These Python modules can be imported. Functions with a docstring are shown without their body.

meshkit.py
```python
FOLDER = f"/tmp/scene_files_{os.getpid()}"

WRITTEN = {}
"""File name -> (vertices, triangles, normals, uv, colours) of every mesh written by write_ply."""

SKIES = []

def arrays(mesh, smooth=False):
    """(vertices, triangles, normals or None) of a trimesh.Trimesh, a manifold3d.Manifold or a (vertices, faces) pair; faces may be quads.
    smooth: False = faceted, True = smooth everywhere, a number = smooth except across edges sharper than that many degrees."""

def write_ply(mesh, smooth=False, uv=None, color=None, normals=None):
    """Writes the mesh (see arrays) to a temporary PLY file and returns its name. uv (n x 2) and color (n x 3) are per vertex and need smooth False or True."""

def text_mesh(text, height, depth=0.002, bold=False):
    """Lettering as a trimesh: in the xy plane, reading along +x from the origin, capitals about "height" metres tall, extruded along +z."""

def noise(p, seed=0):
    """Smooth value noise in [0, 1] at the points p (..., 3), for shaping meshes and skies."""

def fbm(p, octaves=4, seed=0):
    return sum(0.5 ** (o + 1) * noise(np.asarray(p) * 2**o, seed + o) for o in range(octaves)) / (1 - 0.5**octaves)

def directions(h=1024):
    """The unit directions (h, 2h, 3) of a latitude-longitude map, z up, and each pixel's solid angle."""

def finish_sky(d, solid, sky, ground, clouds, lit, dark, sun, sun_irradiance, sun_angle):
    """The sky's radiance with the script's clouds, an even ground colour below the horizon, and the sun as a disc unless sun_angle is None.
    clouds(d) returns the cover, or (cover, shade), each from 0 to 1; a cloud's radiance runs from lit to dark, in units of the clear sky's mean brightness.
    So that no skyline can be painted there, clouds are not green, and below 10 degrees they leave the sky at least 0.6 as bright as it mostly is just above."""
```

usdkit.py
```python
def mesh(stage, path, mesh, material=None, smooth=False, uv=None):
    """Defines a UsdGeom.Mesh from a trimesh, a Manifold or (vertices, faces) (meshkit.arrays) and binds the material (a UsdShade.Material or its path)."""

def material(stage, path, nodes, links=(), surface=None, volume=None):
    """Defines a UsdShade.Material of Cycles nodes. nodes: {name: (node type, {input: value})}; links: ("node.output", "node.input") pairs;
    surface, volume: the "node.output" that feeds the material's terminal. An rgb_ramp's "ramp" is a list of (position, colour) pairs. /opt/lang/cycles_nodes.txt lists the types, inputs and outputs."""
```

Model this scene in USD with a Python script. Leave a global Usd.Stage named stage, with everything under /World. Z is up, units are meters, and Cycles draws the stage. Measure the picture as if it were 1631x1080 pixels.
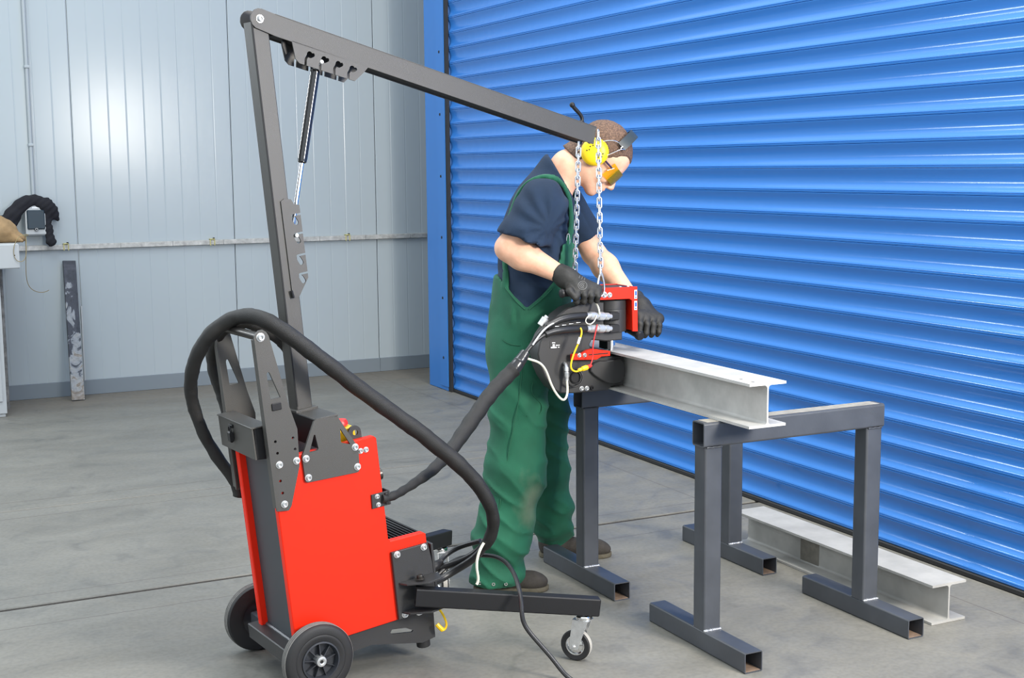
import math, random
import numpy as np, trimesh, manifold3d as m3, mapbox_earcut
from shapely.geometry import Polygon, Point, LineString
from shapely.ops import unary_union
import usdkit, meshkit
from pxr import Usd, UsdGeom, UsdLux, UsdShade, Gf, Sdf

random.seed(7); rng = np.random.default_rng(7)
stage = Usd.Stage.CreateInMemory()
UsdGeom.SetStageUpAxis(stage, 'Z'); UsdGeom.SetStageMetersPerUnit(stage, 1.0)
UsdGeom.Xform.Define(stage, '/World'); UsdGeom.Scope.Define(stage, '/World/Looks')
V = lambda *a: np.array(a, float)
nrm = lambda a: np.asarray(a, float) / np.linalg.norm(a)

# ------------------------------------------------------------------ camera
FPX, PITCH, YAW, ROLL, EYE = 2134.98, 0.12813788, 0.45793582, -0.00901843, V(0, 0, 1.55)
fw = V(math.sin(YAW) * math.cos(PITCH), math.cos(YAW) * math.cos(PITCH), -math.sin(PITCH))
rt = V(math.cos(YAW), -math.sin(YAW), 0); up = np.cross(rt, fw)
rt, up = math.cos(ROLL) * rt + math.sin(ROLL) * up, -math.sin(ROLL) * rt + math.cos(ROLL) * up
cam = UsdGeom.Camera.Define(stage, '/World/camera')
mat4 = np.eye(4); mat4[0, :3], mat4[1, :3], mat4[2, :3], mat4[3, :3] = rt, up, -fw, EYE
cam.AddTransformOp().Set(Gf.Matrix4d(*mat4.ravel().tolist()))
cam.CreateHorizontalApertureAttr(36.0); cam.CreateFocalLengthAttr(36.0 * FPX / 1631)
cam.CreateVerticalApertureAttr(36.0 * 1080 / 1631)
cam.CreateClippingRangeAttr(Gf.Vec2f(0.05, 200))
cam.CreateExposureAttr(0.0)

# ------------------------------------------------------------------ light: overcast daylight through the open hall, a door-side key and skylights
dome = UsdLux.DomeLight.Define(stage, '/World/sky')
dome.CreateColorAttr(Gf.Vec3f(0.84, 0.93, 1.0)); dome.CreateIntensityAttr(0.47)

def rect(name, pos, target, w, h, power, color):
    l = UsdLux.RectLight.Define(stage, '/World/' + name)
    z = nrm(V(*pos) - V(*target)); x = nrm(np.cross(V(0, 0, 1) if abs(z[2]) < .99 else V(0, 1, 0), z)); y = np.cross(z, x)
    m = np.eye(4); m[0, :3], m[1, :3], m[2, :3], m[3, :3] = x, y, z, pos
    l.AddTransformOp().Set(Gf.Matrix4d(*m.ravel().tolist()))
    l.CreateWidthAttr(w); l.CreateHeightAttr(h); l.CreateIntensityAttr(power); l.CreateColorAttr(Gf.Vec3f(*color))
rect('door_lamp', (3.25, 0.4, 2.15), (2.1, 4.1, 0.9), 0.8, 1.0, 88.0, (1.0, 0.94, 0.85))
rect('skylight', (3.0, 2.3, 5.6), (3.0, 2.3, 0), 1.2, 5.0, 13.5, (1.0, 0.98, 0.95))
rect('skylight_rear', (0.4, 6.6, 5.4), (0.4, 6.6, 0), 1.6, 3.0, 8.5, (0.90, 0.96, 1.0))
rect('strip_window', (-3.1, 9.50, 3.25), (-3.1, 0, 3.25), 2.9, 0.62, 30.0, (0.90, 0.96, 1.0))

# ------------------------------------------------------------------ materials
LOOKS = {}
def mat(name, color, rough=.5, metal=0., bump=0., bscale=200., var=0., vscale=6., color2=None, spec=.5, coat=0., rvar=0.):
    if name in LOOKS: return LOOKS[name]
    n = {'p': ('principled_bsdf', dict(base_color=color, roughness=rough, metallic=metal, specular_ior_level=spec, coat_weight=coat, coat_roughness=.15))}
    k = []
    if var or rvar or bump:
        n['g'] = ('geometry', {})
    if var:
        c2 = color2 or tuple(max(0, c * (1 - var)) for c in color)
        n['v'] = ('noise_texture', dict(scale=vscale, detail=5., roughness=.6))
        n['r'] = ('rgb_ramp', {'ramp': [(.32, c2), (.68, color)]})
        k += [('g.position', 'v.vector'), ('v.fac', 'r.fac'), ('r.color', 'p.base_color')]
    if rvar:
        n['v2'] = ('noise_texture', dict(scale=vscale * 2.3, detail=4.))
        n['mr'] = ('map_range', dict(from_min=.3, from_max=.7, to_min=rough - rvar, to_max=rough + rvar))
        k += [('g.position', 'v2.vector'), ('v2.fac', 'mr.value'), ('mr.result', 'p.roughness')]
    if bump:
        n['b'] = ('noise_texture', dict(scale=bscale, detail=3.))
        n['bm'] = ('bump', dict(strength=bump, distance=.002))
        k += [('g.position', 'b.vector'), ('b.fac', 'bm.height'), ('bm.normal', 'p.normal')]
    LOOKS[name] = usdkit.material(stage, '/World/Looks/' + name, n, k, surface='p.BSDF')
    return LOOKS[name]

POWDER = mat('powder_black', (.058, .0555, .051), .42, bump=.25, bscale=900, spec=.5)
BLACK = mat('black_paint', (.014, .014, .0155), .45, bump=.1, bscale=300, spec=.3)
BLACKM = mat('black_cast', (.030, .030, .031), .45, bump=.2, bscale=500)
INK = mat('dark_void', (.006, .006, .007), .7)
REAR = mat('anthracite_panel', (.042, .05, .058), .5, bump=.2, bscale=700)
RED = mat('red_paint', (.78, .020, .004), .42, bump=.05, bscale=600, spec=.28)
STAND = mat('stand_grey', (.066, .072, .084), .38, var=.25, vscale=7, bump=.12, bscale=120)
DUST = mat('dusty_grey', (.32, .30, .26), .7, var=.3, vscale=40)
RUST = mat('rusty_inside', (.25, .17, .12), .8, var=.4, vscale=30)
BEAM = mat('primed_steel', (.52, .51, .485), .5, metal=.0, var=.25, vscale=9, bump=.1, bscale=150, rvar=.08)
BEAM2 = mat('primed_steel_floor', (.42, .41, .385), .55, metal=.05, var=.22, vscale=9, bump=.1, bscale=150)
BRONZE = mat('brown_patch', (.20, .185, .155), .5, var=.3, vscale=40)
ZINC = mat('zinc', (.68, .69, .69), .34, metal=.7, var=.2, vscale=60)
CHROME = mat('chrome', (.86, .87, .88), .14, metal=1.)
WELD = mat('weld', (.45, .46, .48), .35, metal=.8, bump=.6, bscale=400)
RUBBER = mat('rubber', (.014, .014, .015), .62, bump=.2, bscale=300)
TREAD = mat('tread_grey', (.17, .165, .155), .8, var=.3, vscale=60)
RIM = mat('rim_plastic', (.03, .033, .04), .38)
SLEEVE = mat('hose_sleeve', (.013, .0125, .012), .55, bump=.7, bscale=700, var=.35, vscale=30)
HOSE = mat('hose_rubber', (.016, .016, .017), .38, bump=.1, bscale=300)
TAPE = mat('black_tape', (.02, .02, .022), .25, bump=.5, bscale=60)
WHITE = mat('white_plastic', (.80, .80, .74), .4)
CREAM = mat('cream_cable', (.72, .70, .58), .5)
YELLOW = mat('yellow_plastic', (.88, .56, .012), .4)
YELL2 = mat('yellow_muff', (.88, .60, .01), .42)
SKIN = mat('skin', (.80, .47, .32), .52, var=.14, vscale=38, color2=(.73, .39, .255), bump=.12, bscale=500)
HAIR = mat('hair', (.20, .115, .072), .7, var=.6, vscale=170, color2=(.055, .028, .018), bump=1., bscale=420)
NAVY = mat('navy_cotton', (.009, .026, .060), .9, bump=.4, bscale=900, var=.18, vscale=14)
GLOVE = mat('glove_black', (.026, .025, .022), .55, bump=.5, bscale=700, var=.4, vscale=70)
SHOE = mat('shoe_suede', (.050, .042, .034), .85, bump=.5, bscale=300, var=.3, vscale=40)
SOLE = mat('shoe_sole', (.105, .09, .06), .8)
BLUE = mat('shutter_blue', (.036, .182, .54), .17, rvar=.02)
BLUE2 = mat('guide_blue', (.033, .178, .52), .36)
GREY = mat('box_grey', (.43, .45, .455), .5)
PIPE = mat('conduit_grey', (.33, .365, .385), .5)
LID = mat('smoked_lid', (.02, .035, .05), .08)
CLOTH = mat('black_cloth', (.008, .008, .012), .9, bump=.4, bscale=300)
TAN = mat('tan_leather', (.34, .22, .105), .8, var=.3, vscale=20, bump=.3, bscale=120)
GALV = mat('galvanised', (.50, .50, .48), .5, metal=.2, var=.45, vscale=22)
LEGM = mat('mottled_leg', (.26, .255, .24), .7, var=.6, vscale=25)
STICK = mat('sticker_white', (.85, .86, .9), .35)
STICKB = mat('sticker_blue', (.03, .10, .5), .35)
REDP = mat('red_plastic', (.72, .03, .025), .4)
DARKR = mat('dark_steel', (.07, .065, .06), .35, metal=.8)
PRINTG = mat('glove_print', (.16, .16, .155), .6)
PURPLE = mat('temple_arm', (.035, .022, .06), .3)

def steelplate():
    """Old plate: dark mill scale towards its top, pale smears and brownish stains lower down."""
    n = {'g': ('geometry', {}), 'x': ('separate_xyz', {}), 'w': ('noise_texture', dict(scale=7.5, detail=3., distortion=1.8)), 'f': ('noise_texture', dict(scale=60., detail=4.)), 'zz': ('math', dict(math_type='multiply_add', value2=-.30, value3=.16)),
         'ad': ('math', dict(math_type='add')), 'r': ('rgb_ramp', {'ramp': [(.30, (.035, .04, .052)), (.50, (.055, .06, .075)), (.535, (.25, .27, .29)), (.66, (.33, .33, .32)), (.72, (.22, .18, .14)), (.85, (.38, .37, .35))]}),
         'rf': ('rgb_ramp', {'ramp': [(.3, (.7, .7, .7)), (.6, (1.05, 1.05, 1.05))]}), 'm': ('mix', dict(mix_type='multiply', fac=.8)), 'p': ('principled_bsdf', dict(roughness=.55, metallic=.1))}
    return usdkit.material(stage, '/World/Looks/smeared_plate', n, [('g.position', 'x.vector'), ('g.position', 'w.vector'), ('g.position', 'f.vector'), ('x.z', 'zz.value1'), ('w.fac', 'ad.value1'), ('zz.value', 'ad.value2'), ('ad.value', 'r.fac'),
                           ('f.fac', 'rf.fac'), ('r.color', 'm.color1'), ('rf.color', 'm.color2'), ('m.color', 'p.base_color')], surface='p.BSDF')
PLATE = steelplate()

def fabric(name, c, stain=None):
    """Green work cloth, with worn pale patches; the knee carries a brown stain."""
    n = {'g': ('geometry', {}), 'a': ('noise_texture', dict(scale=9., detail=6.)), 'r': ('rgb_ramp', {'ramp': [(.3, tuple(x * .8 for x in c)), (.7, tuple(x * 1.15 for x in c))]}),
         'wv': ('noise_texture', dict(scale=900., detail=2.)), 'bm': ('bump', dict(strength=.35, distance=.002)), 'p': ('principled_bsdf', dict(roughness=.82, sheen_weight=.06, sheen_roughness=.4))}
    k = [('g.position', 'a.vector'), ('a.fac', 'r.fac'), ('g.position', 'wv.vector'), ('wv.fac', 'bm.height'), ('bm.normal', 'p.normal')]
    if stain is not None:
        n |= {'d': ('vector_math', dict(math_type='subtract', vector2=tuple(stain))), 'sc': ('vector_math', dict(math_type='multiply', vector2=(1., 1., .55))), 'len': ('vector_math', dict(math_type='length')),
              'nz': ('noise_texture', dict(scale=14., detail=5.)), 'ad': ('math', dict(math_type='multiply_add', value2=.09, value3=-.045)), 'sm': ('math', dict(math_type='add')),
              'mr': ('map_range', dict(from_min=.0, from_max=.07, to_min=.42, to_max=0., clamp=True)), 'mx': ('mix', dict(color2=(.30, .27, .19)))}
        k += [('g.position', 'd.vector1'), ('d.vector', 'sc.vector1'), ('sc.vector', 'len.vector1'), ('g.position', 'nz.vector'), ('nz.fac', 'ad.value1'), ('len.value', 'sm.value1'), ('ad.value', 'sm.value2'),
              ('sm.value', 'mr.value'), ('mr.result', 'mx.fac'), ('r.color', 'mx.color1'), ('mx.color', 'p.base_color')]
    else:
        k += [('r.color', 'p.base_color')]
    return usdkit.material(stage, '/World/Looks/' + name, n, k, surface='p.BSDF')
def S3(s, l, z):                       # the worker's frame: s ahead of him, l to his left, z up
    return V(s * math.cos(YAW) + l * math.sin(YAW), -s * math.sin(YAW) + l * math.cos(YAW), z)
GREEN = fabric('green_workwear', (.0078, .104, .054), S3(.075, 4.74, .33))

def lens():
    n = {'t': ('transparent_bsdf', dict(color=(.98, .80, .04))), 'd': ('diffuse_bsdf', dict(color=(.85, .58, .01))), 'm0': ('mix_closure', dict(fac=.22)), 'q': ('glossy_bsdf', dict(color=(1, 1, 1), roughness=.06)), 'f': ('fresnel', dict(IOR=1.5)), 'm': ('mix_closure', {})}
    return usdkit.material(stage, '/World/Looks/amber_lens', n, [('t.BSDF', 'm0.closure1'), ('d.BSDF', 'm0.closure2'), ('f.fac', 'm.fac'), ('m0.closure', 'm.closure1'), ('q.BSDF', 'm.closure2')], surface='m.closure')
LENS = lens()

def concrete():
    n = {'g': ('geometry', {}), 'sx': ('separate_xyz', {}), 'st': ('mapping', dict(scale=(1.0, 2.2, 1.))), 'a': ('noise_texture', dict(scale=1.3, detail=7., roughness=.62, distortion=.4)),
         'b': ('noise_texture', dict(scale=60., detail=4.)), 'c': ('noise_texture', dict(scale=5., detail=6., distortion=1.2)),
         'ra': ('rgb_ramp', {'ramp': [(.28, (.140, .135, .118)), (.5, (.172, .166, .146)), (.72, (.204, .197, .173))]}),
         'rc': ('rgb_ramp', {'ramp': [(.30, (.80, .80, .81)), (.44, (1, 1, 1)), (.7, (1.06, 1.05, 1.03))]}), 'mc': ('mix', dict(mix_type='multiply', fac=.75)),
         'rb': ('rgb_ramp', {'ramp': [(.3, (.86, .86, .86)), (.6, (1.05, 1.05, 1.05))]}), 'mb': ('mix', dict(mix_type='multiply', fac=.8)),
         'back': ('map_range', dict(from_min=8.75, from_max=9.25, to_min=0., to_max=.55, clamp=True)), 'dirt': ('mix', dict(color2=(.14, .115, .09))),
         'bm': ('bump', dict(strength=.12, distance=.002)), 'p': ('principled_bsdf', dict(roughness=.55, specular_ior_level=.4)),
         'rr': ('map_range', dict(from_min=.3, from_max=.7, to_min=.42, to_max=.68))}
    k = [('g.position', 'sx.vector'), ('g.position', 'st.vector'), ('st.vector', 'a.vector'), ('g.position', 'b.vector'), ('g.position', 'c.vector'), ('a.fac', 'ra.fac'), ('c.fac', 'rc.fac'), ('ra.color', 'mc.color1'), ('rc.color', 'mc.color2'),
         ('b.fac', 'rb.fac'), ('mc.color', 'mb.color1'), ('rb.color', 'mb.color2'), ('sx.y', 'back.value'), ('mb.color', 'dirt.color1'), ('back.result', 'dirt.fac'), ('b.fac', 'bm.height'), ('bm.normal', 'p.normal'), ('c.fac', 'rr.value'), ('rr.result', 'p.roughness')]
    last = 'dirt.color'
    # saw-cut hairlines beside the joints: (axis, coordinate, half width)
    for i, (ax, c0, hw) in enumerate([('y', 6.575, .003), ('y', 6.258, .003), ('y', 5.062, .0025), ('y', 4.716, .0025), ('x', 3.478, .0025)]):
        n |= {f'h{i}a': ('math', dict(math_type='subtract', value2=c0)), f'h{i}b': ('math', dict(math_type='absolute')), f'h{i}c': ('map_range', dict(from_min=hw * .5, from_max=hw * 1.6, to_min=.8, to_max=0., clamp=True)), f'h{i}m': ('mix', dict(color2=(.10, .085, .075)))}
        k += [(f'sx.{ax}', f'h{i}a.value1'), (f'h{i}a.value', f'h{i}b.value1'), (f'h{i}b.value', f'h{i}c.value'), (last, f'h{i}m.color1'), (f'h{i}c.result', f'h{i}m.fac')]
        last = f'h{i}m.color'
    k.append((last, 'p.base_color'))
    return usdkit.material(stage, '/World/Looks/concrete', n, k, surface='p.BSDF')
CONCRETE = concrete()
JOINT = mat('joint_filler', (.040, .032, .026), .85, var=.4, vscale=50)
WALL = mat('wall_panel', (.37, .415, .437), .19, bump=.012, bscale=6, spec=.2)
SKIRT = mat('skirting_grey', (.17, .20, .225), .55)

# ------------------------------------------------------------------ helpers: prims
USED = {}
def unique(parent, name):
    n = USED.get((parent, name), 0); USED[(parent, name)] = n + 1
    return f'{parent}/{name}' + (f'_{n:03d}' if n else '')
class Node:
    def __init__(self, prim, path, origin): self.prim, self.path, self.o = prim, path, origin
def say(prim, **kw):
    for k, v in kw.items():
        if v: prim.SetCustomDataByKey(k, v)
def thing(name, label=None, cat=None, base=(0, 0, 0), group=None, kind=None):
    p = unique('/World', name); x = UsdGeom.Xform.Define(stage, p); x.AddTranslateOp().Set(Gf.Vec3d(*map(float, base)))
    say(x.GetPrim(), label=label, category=cat, group=group, kind=kind)
    return Node(x.GetPrim(), p, V(*base))
def obj(name, mesh, m, parent=None, smooth=30, label=None, cat=None, group=None, kind=None):
    """One Mesh prim. Vertices are given in world coordinates; below a thing they are stored relative to its base."""
    o = parent.o if parent else V(0, 0, 0); p = unique(parent.path if parent else '/World', name)
    if isinstance(mesh, (list,)): mesh = trimesh.util.concatenate([tm(x) for x in mesh])
    t = tm(mesh).copy(); t.vertices = t.vertices - o
    prim = usdkit.mesh(stage, p, t, m, smooth).GetPrim()
    say(prim, label=label, category=cat, group=group, kind=kind)
    return Node(prim, p, o)
def tm(x):
    if isinstance(x, trimesh.Trimesh): return x
    if hasattr(x, 'to_mesh'):
        q = x.to_mesh(); return trimesh.Trimesh(np.array(q.vert_properties[:, :3]), np.array(q.tri_verts), process=False)
    return trimesh.Trimesh(np.asarray(x[0], float), np.asarray(x[1]), process=False)

# ------------------------------------------------------------------ helpers: shapes
def prism(poly, o, ex, ey, depth, r=0.):
    """A polygon (u, v) in the plane o + u ex + v ey, pushed depth along ex x ey, its rims chamfered by r."""
    P = np.asarray(poly, float); n = len(P)
    if sum(P[i - 1][0] * P[i][1] - P[i][0] * P[i - 1][1] for i in range(n)) < 0: P = P[::-1]
    ex, ey = V(*ex), V(*ey); nz = np.cross(ex, ey)
    d1 = P - np.roll(P, 1, 0); d2 = np.roll(P, -1, 0) - P
    n1 = np.stack([d1[:, 1], -d1[:, 0]], 1); n2 = np.stack([d2[:, 1], -d2[:, 0]], 1)
    n1 /= np.linalg.norm(n1, axis=1, keepdims=True); n2 /= np.linalg.norm(n2, axis=1, keepdims=True)
    mi = n1 + n2; mi /= np.maximum((mi * n1).sum(1, keepdims=True), .3)
    rings = [(P - r * mi, 0), (P, r), (P, depth - r), (P - r * mi, depth)] if r else [(P, 0), (P, depth)]
    v = np.vstack([V(*o) + q[:, :1] * ex + q[:, 1:] * ey + h * nz for q, h in rings])
    cap = mapbox_earcut.triangulate_float64(np.ascontiguousarray(rings[0][0]), np.array([n], np.uint32)).reshape(-1, 3).astype(int)
    f = [cap[:, ::-1], cap + n * (len(rings) - 1)]
    a = np.arange(n); b = (a + 1) % n
    for k in range(len(rings) - 1):
        f += [np.stack([a + k * n, b + k * n, b + (k + 1) * n], 1), np.stack([a + k * n, b + (k + 1) * n, a + (k + 1) * n], 1)]
    t = trimesh.Trimesh(v, np.vstack(f), process=False)
    if t.volume < 0: t.invert()
    return t
def plate(poly, o, ex, ey, depth):
    """A shapely polygon with holes, extruded."""
    t = trimesh.creation.extrude_polygon(poly, depth, engine='earcut')
    ex, ey = V(*ex), V(*ey); nz = np.cross(ex, ey)
    t.vertices = V(*o) + t.vertices[:, :1] * ex + t.vertices[:, 1:2] * ey + t.vertices[:, 2:] * nz
    return t
def box(c, size, r=.002, ax=None):
    ax = np.eye(3) if ax is None else np.asarray(ax, float); a, b, h = V(*size) / 2
    r = min(r, .45 * min(size))
    return prism([(-a, -b), (a, -b), (a, b), (-a, b)], V(*c) - ax[2] * h, ax[0], ax[1], 2 * h, r) if r else prism([(-a, -b), (a, -b), (a, b), (-a, b)], V(*c) - ax[2] * h, ax[0], ax[1], 2 * h)
def bbox(lo, hi, r=.002): lo, hi = V(*lo), V(*hi); return box((lo + hi) / 2, hi - lo, r)
def frame_of(d):
    d = nrm(d); h = V(0, 0, 1) if abs(d[2]) < .9 else V(1, 0, 0); x = nrm(np.cross(h, d)); return x, np.cross(d, x), d
def lathe(profile, o, axis, seg=24):
    x, y, d = frame_of(axis); P = np.asarray(profile, float); n = len(P); a = np.arange(seg) * 2 * np.pi / seg
    v = (V(*o) + P[:, None, 1:2] * d + P[:, None, :1] * (np.cos(a)[None, :, None] * x + np.sin(a)[None, :, None] * y)).reshape(-1, 3)
    f = []
    for i in range(n - 1):
        for j in range(seg):
            p, q = i * seg + j, i * seg + (j + 1) % seg
            if P[i][0] > 1e-7: f.append((p, q, q + seg))
            if P[i + 1][0] > 1e-7: f.append((p, q + seg, p + seg))
    t = trimesh.Trimesh(v, f, process=False); t.merge_vertices()
    if t.volume < 0: t.invert()
    return t
def cyl(a, b, r, seg=20, c=.0):
    a, b = V(*a), V(*b); h = np.linalg.norm(b - a); c = c or min(.0015, r * .3)
    return lathe([(0, 0), (r - c, 0), (r, c), (r, h - c), (r - c, h), (0, h)], a, b - a, seg)
def spline(pts, n=80):
    P = np.asarray(pts, float); d = np.r_[0, np.cumsum(np.maximum(np.linalg.norm(np.diff(P, axis=0), axis=1), 1e-6) ** .5)]
    from scipy.interpolate import CubicSpline
    return CubicSpline(d, P)(np.linspace(0, d[-1], n))
def tube(path, r, seg=12, flat=1., closed=False):
    P = np.asarray(path, float); n = len(P); r = np.broadcast_to(r, n) * 1.
    T = np.gradient(P, axis=0) if not closed else np.roll(P, -1, 0) - np.roll(P, 1, 0); T /= np.linalg.norm(T, axis=1, keepdims=True)
    x = frame_of(T[0])[0]; X = []
    for t in T:
        x = nrm(x - t * (x @ t)); X.append(x)
    X = np.array(X); Y = np.cross(T, X); a = np.arange(seg) * 2 * np.pi / seg
    v = (P[:, None] + r[:, None, None] * (np.cos(a)[None, :, None] * X[:, None] * flat + np.sin(a)[None, :, None] * Y[:, None])).reshape(-1, 3)
    f = []
    for i in range(n if closed else n - 1):
        for j in range(seg):
            p, q = i * seg + j, i * seg + (j + 1) % seg; w = (i + 1) % n * seg
            p2, q2 = w + j, w + (j + 1) % seg
            f += [(p, q, q2), (p, q2, p2)]
    if not closed:
        v = np.vstack([v, P[0], P[-1]]); c0, c1 = len(v) - 2, len(v) - 1
        for j in range(seg):
            f += [(c0, (j + 1) % seg, j), (c1, (n - 1) * seg + j, (n - 1) * seg + (j + 1) % seg)]
    t = trimesh.Trimesh(v, f, process=False)
    if t.volume < 0: t.invert()
    return t
def rhs(w, h, wall, rad=.008):
    o = Polygon([(-w/2 + rad, -h/2 + rad), (w/2 - rad, -h/2 + rad), (w/2 - rad, h/2 - rad), (-w/2 + rad, h/2 - rad)]).buffer(rad, quad_segs=4)
    ri = max(rad - wall, .002)
    i = Polygon([(-w/2 + wall + ri, -h/2 + wall + ri), (w/2 - wall - ri, -h/2 + wall + ri), (w/2 - wall - ri, h/2 - wall - ri), (-w/2 + wall + ri, h/2 - wall - ri)]).buffer(ri, quad_segs=4)
    return o.difference(i)
def tube_rect(a, b, w, h, wall=.005, upv=(0, 0, 1), rad=.008):
    """Hollow rectangular tube from a to b; h is measured along upv."""
    a, b = V(*a), V(*b); d = nrm(b - a); y = nrm(V(*upv) - d * (V(*upv) @ d)); x = np.cross(y, d)
    return plate(rhs(w, h, wall, rad), a, x, y, np.linalg.norm(b - a))
BOLT = [(0, .0045), (.0036, .0045), (.0042, .0092), (.0068, .0095), (.0078, .0082), (.0078, .0018), (.0112, .0016), (.0116, 0), (0, 0)]
def bolt(parent, p, axis, m=None, s=1., name='bolt'):
    return obj(name, lathe([(r * s, h * s) for r, h in BOLT], V(*p) - .0006 * nrm(axis), axis, 14), m or ZINC, parent)

def nets(f, lo, hi, h):
    """Naive surface nets: the zero surface of the signed distance f over a box, as one closed smooth mesh."""
    lo, hi = V(*lo), V(*hi); n = np.ceil((hi - lo) / h).astype(int) + 1
    ax = [lo[k] + h * np.arange(n[k]) for k in range(3)]
    vals = np.empty(n, np.float32)
    step = max(1, int(400000 // (n[1] * n[2])))
    for i in range(0, n[0], step):
        g = np.stack(np.meshgrid(ax[0][i:i + step], ax[1], ax[2], indexing='ij'), -1)
        vals[i:i + step] = f(g.reshape(-1, 3)).reshape(g.shape[:3])
    s = vals < 0
    cs = np.zeros(n - 1, np.int8)
    for a, b, c in np.ndindex(2, 2, 2): cs += s[a:n[0] - 1 + a, b:n[1] - 1 + b, c:n[2] - 1 + c]
    act = np.argwhere((cs > 0) & (cs < 8)); idx = -np.ones(n - 1, np.int64); idx[tuple(act.T)] = np.arange(len(act))
    corner = {c: vals[tuple((act + c).T)] for c in np.ndindex(2, 2, 2)}
    acc = np.zeros((len(act), 3)); cnt = np.zeros(len(act))
    for c0 in np.ndindex(2, 2, 2):
        for k in range(3):
            if c0[k]: continue
            c1 = tuple(1 if j == k else c0[j] for j in range(3)); a, b = corner[c0], corner[c1]
            hit = (a < 0) != (b < 0); t = np.where(hit, a / np.where(hit, a - b, 1), 0)
            p = np.array(c0, float) + np.zeros((len(act), 3)); p[:, k] += t
            acc[hit] += p[hit]; cnt[hit] += 1
    v = lo + h * (act + acc / cnt[:, None])
    F = []
    for k in range(3):
        u_, w_ = (k + 1) % 3, (k + 2) % 3
        sl0 = [slice(None)] * 3; sl1 = [slice(None)] * 3; sl0[k] = slice(0, -1); sl1[k] = slice(1, None)
        e = np.argwhere(s[tuple(sl0)] != s[tuple(sl1)])
        e = e[(e[:, u_] > 0) & (e[:, w_] > 0) & (e[:, u_] < n[u_] - 1) & (e[:, w_] < n[w_] - 1)]
        du, dw = np.eye(3, dtype=int)[u_], np.eye(3, dtype=int)[w_]
        q = np.stack([idx[tuple((e - a * du - b * dw).T)] for a, b in ((1, 1), (0, 1), (0, 0), (1, 0))], 1)
        inside = s[tuple(e.T)]; q[~inside] = q[~inside][:, ::-1]; F.append(q)
    F = np.vstack(F); return trimesh.Trimesh(v, np.vstack([F[:, [0, 1, 2]], F[:, [0, 2, 3]]]), process=False)
def cone(p, a, b, ra, rb, sc=None):
    a, b = V(*a), V(*b)
    if sc is not None: p, a, b = p * sc, a * sc, b * sc
    ba = b - a; t = np.clip((p - a) @ ba / max(ba @ ba, 1e-9), 0, 1)
    return np.linalg.norm(p - a - t[:, None] * ba, axis=1) - (ra + (rb - ra) * t)
def ell(p, c, r, R=None):
    q = p - V(*c)
    if R is not None: q = q @ R
    r = V(*r); k0 = np.linalg.norm(q / r, axis=1); k1 = np.linalg.norm(q / r ** 2, axis=1)
    return k0 * (k0 - 1) / np.maximum(k1, 1e-6)
def smin(a, b, k):
    h = np.clip(.5 + .5 * (b - a) / k, 0, 1); return b * (1 - h) + a * h - k * h * (1 - h)
def sunion(ds, k):
    d = ds[0]
    for e in ds[1:]: d = smin(d, e, k)
    return d
def poly_sd(q, poly):
    """Signed distance of the points q (n x 2) to a polygon, negative inside."""
    P = np.asarray(poly, float); d = np.full(len(q), 1e9); ins = np.zeros(len(q), bool)
    for a, b in zip(P, np.roll(P, -1, 0)):
        e = b - a; w = q - a; t = np.clip(w @ e / (e @ e), 0, 1); d = np.minimum(d, np.linalg.norm(w - t[:, None] * e, axis=1))
        c = ((a[1] > q[:, 1]) != (b[1] > q[:, 1])) & (q[:, 0] < (b[0] - a[0]) * (q[:, 1] - a[1]) / (b[1] - a[1] + 1e-12) + a[0]); ins ^= c
    return np.where(ins, -d, d)
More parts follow.
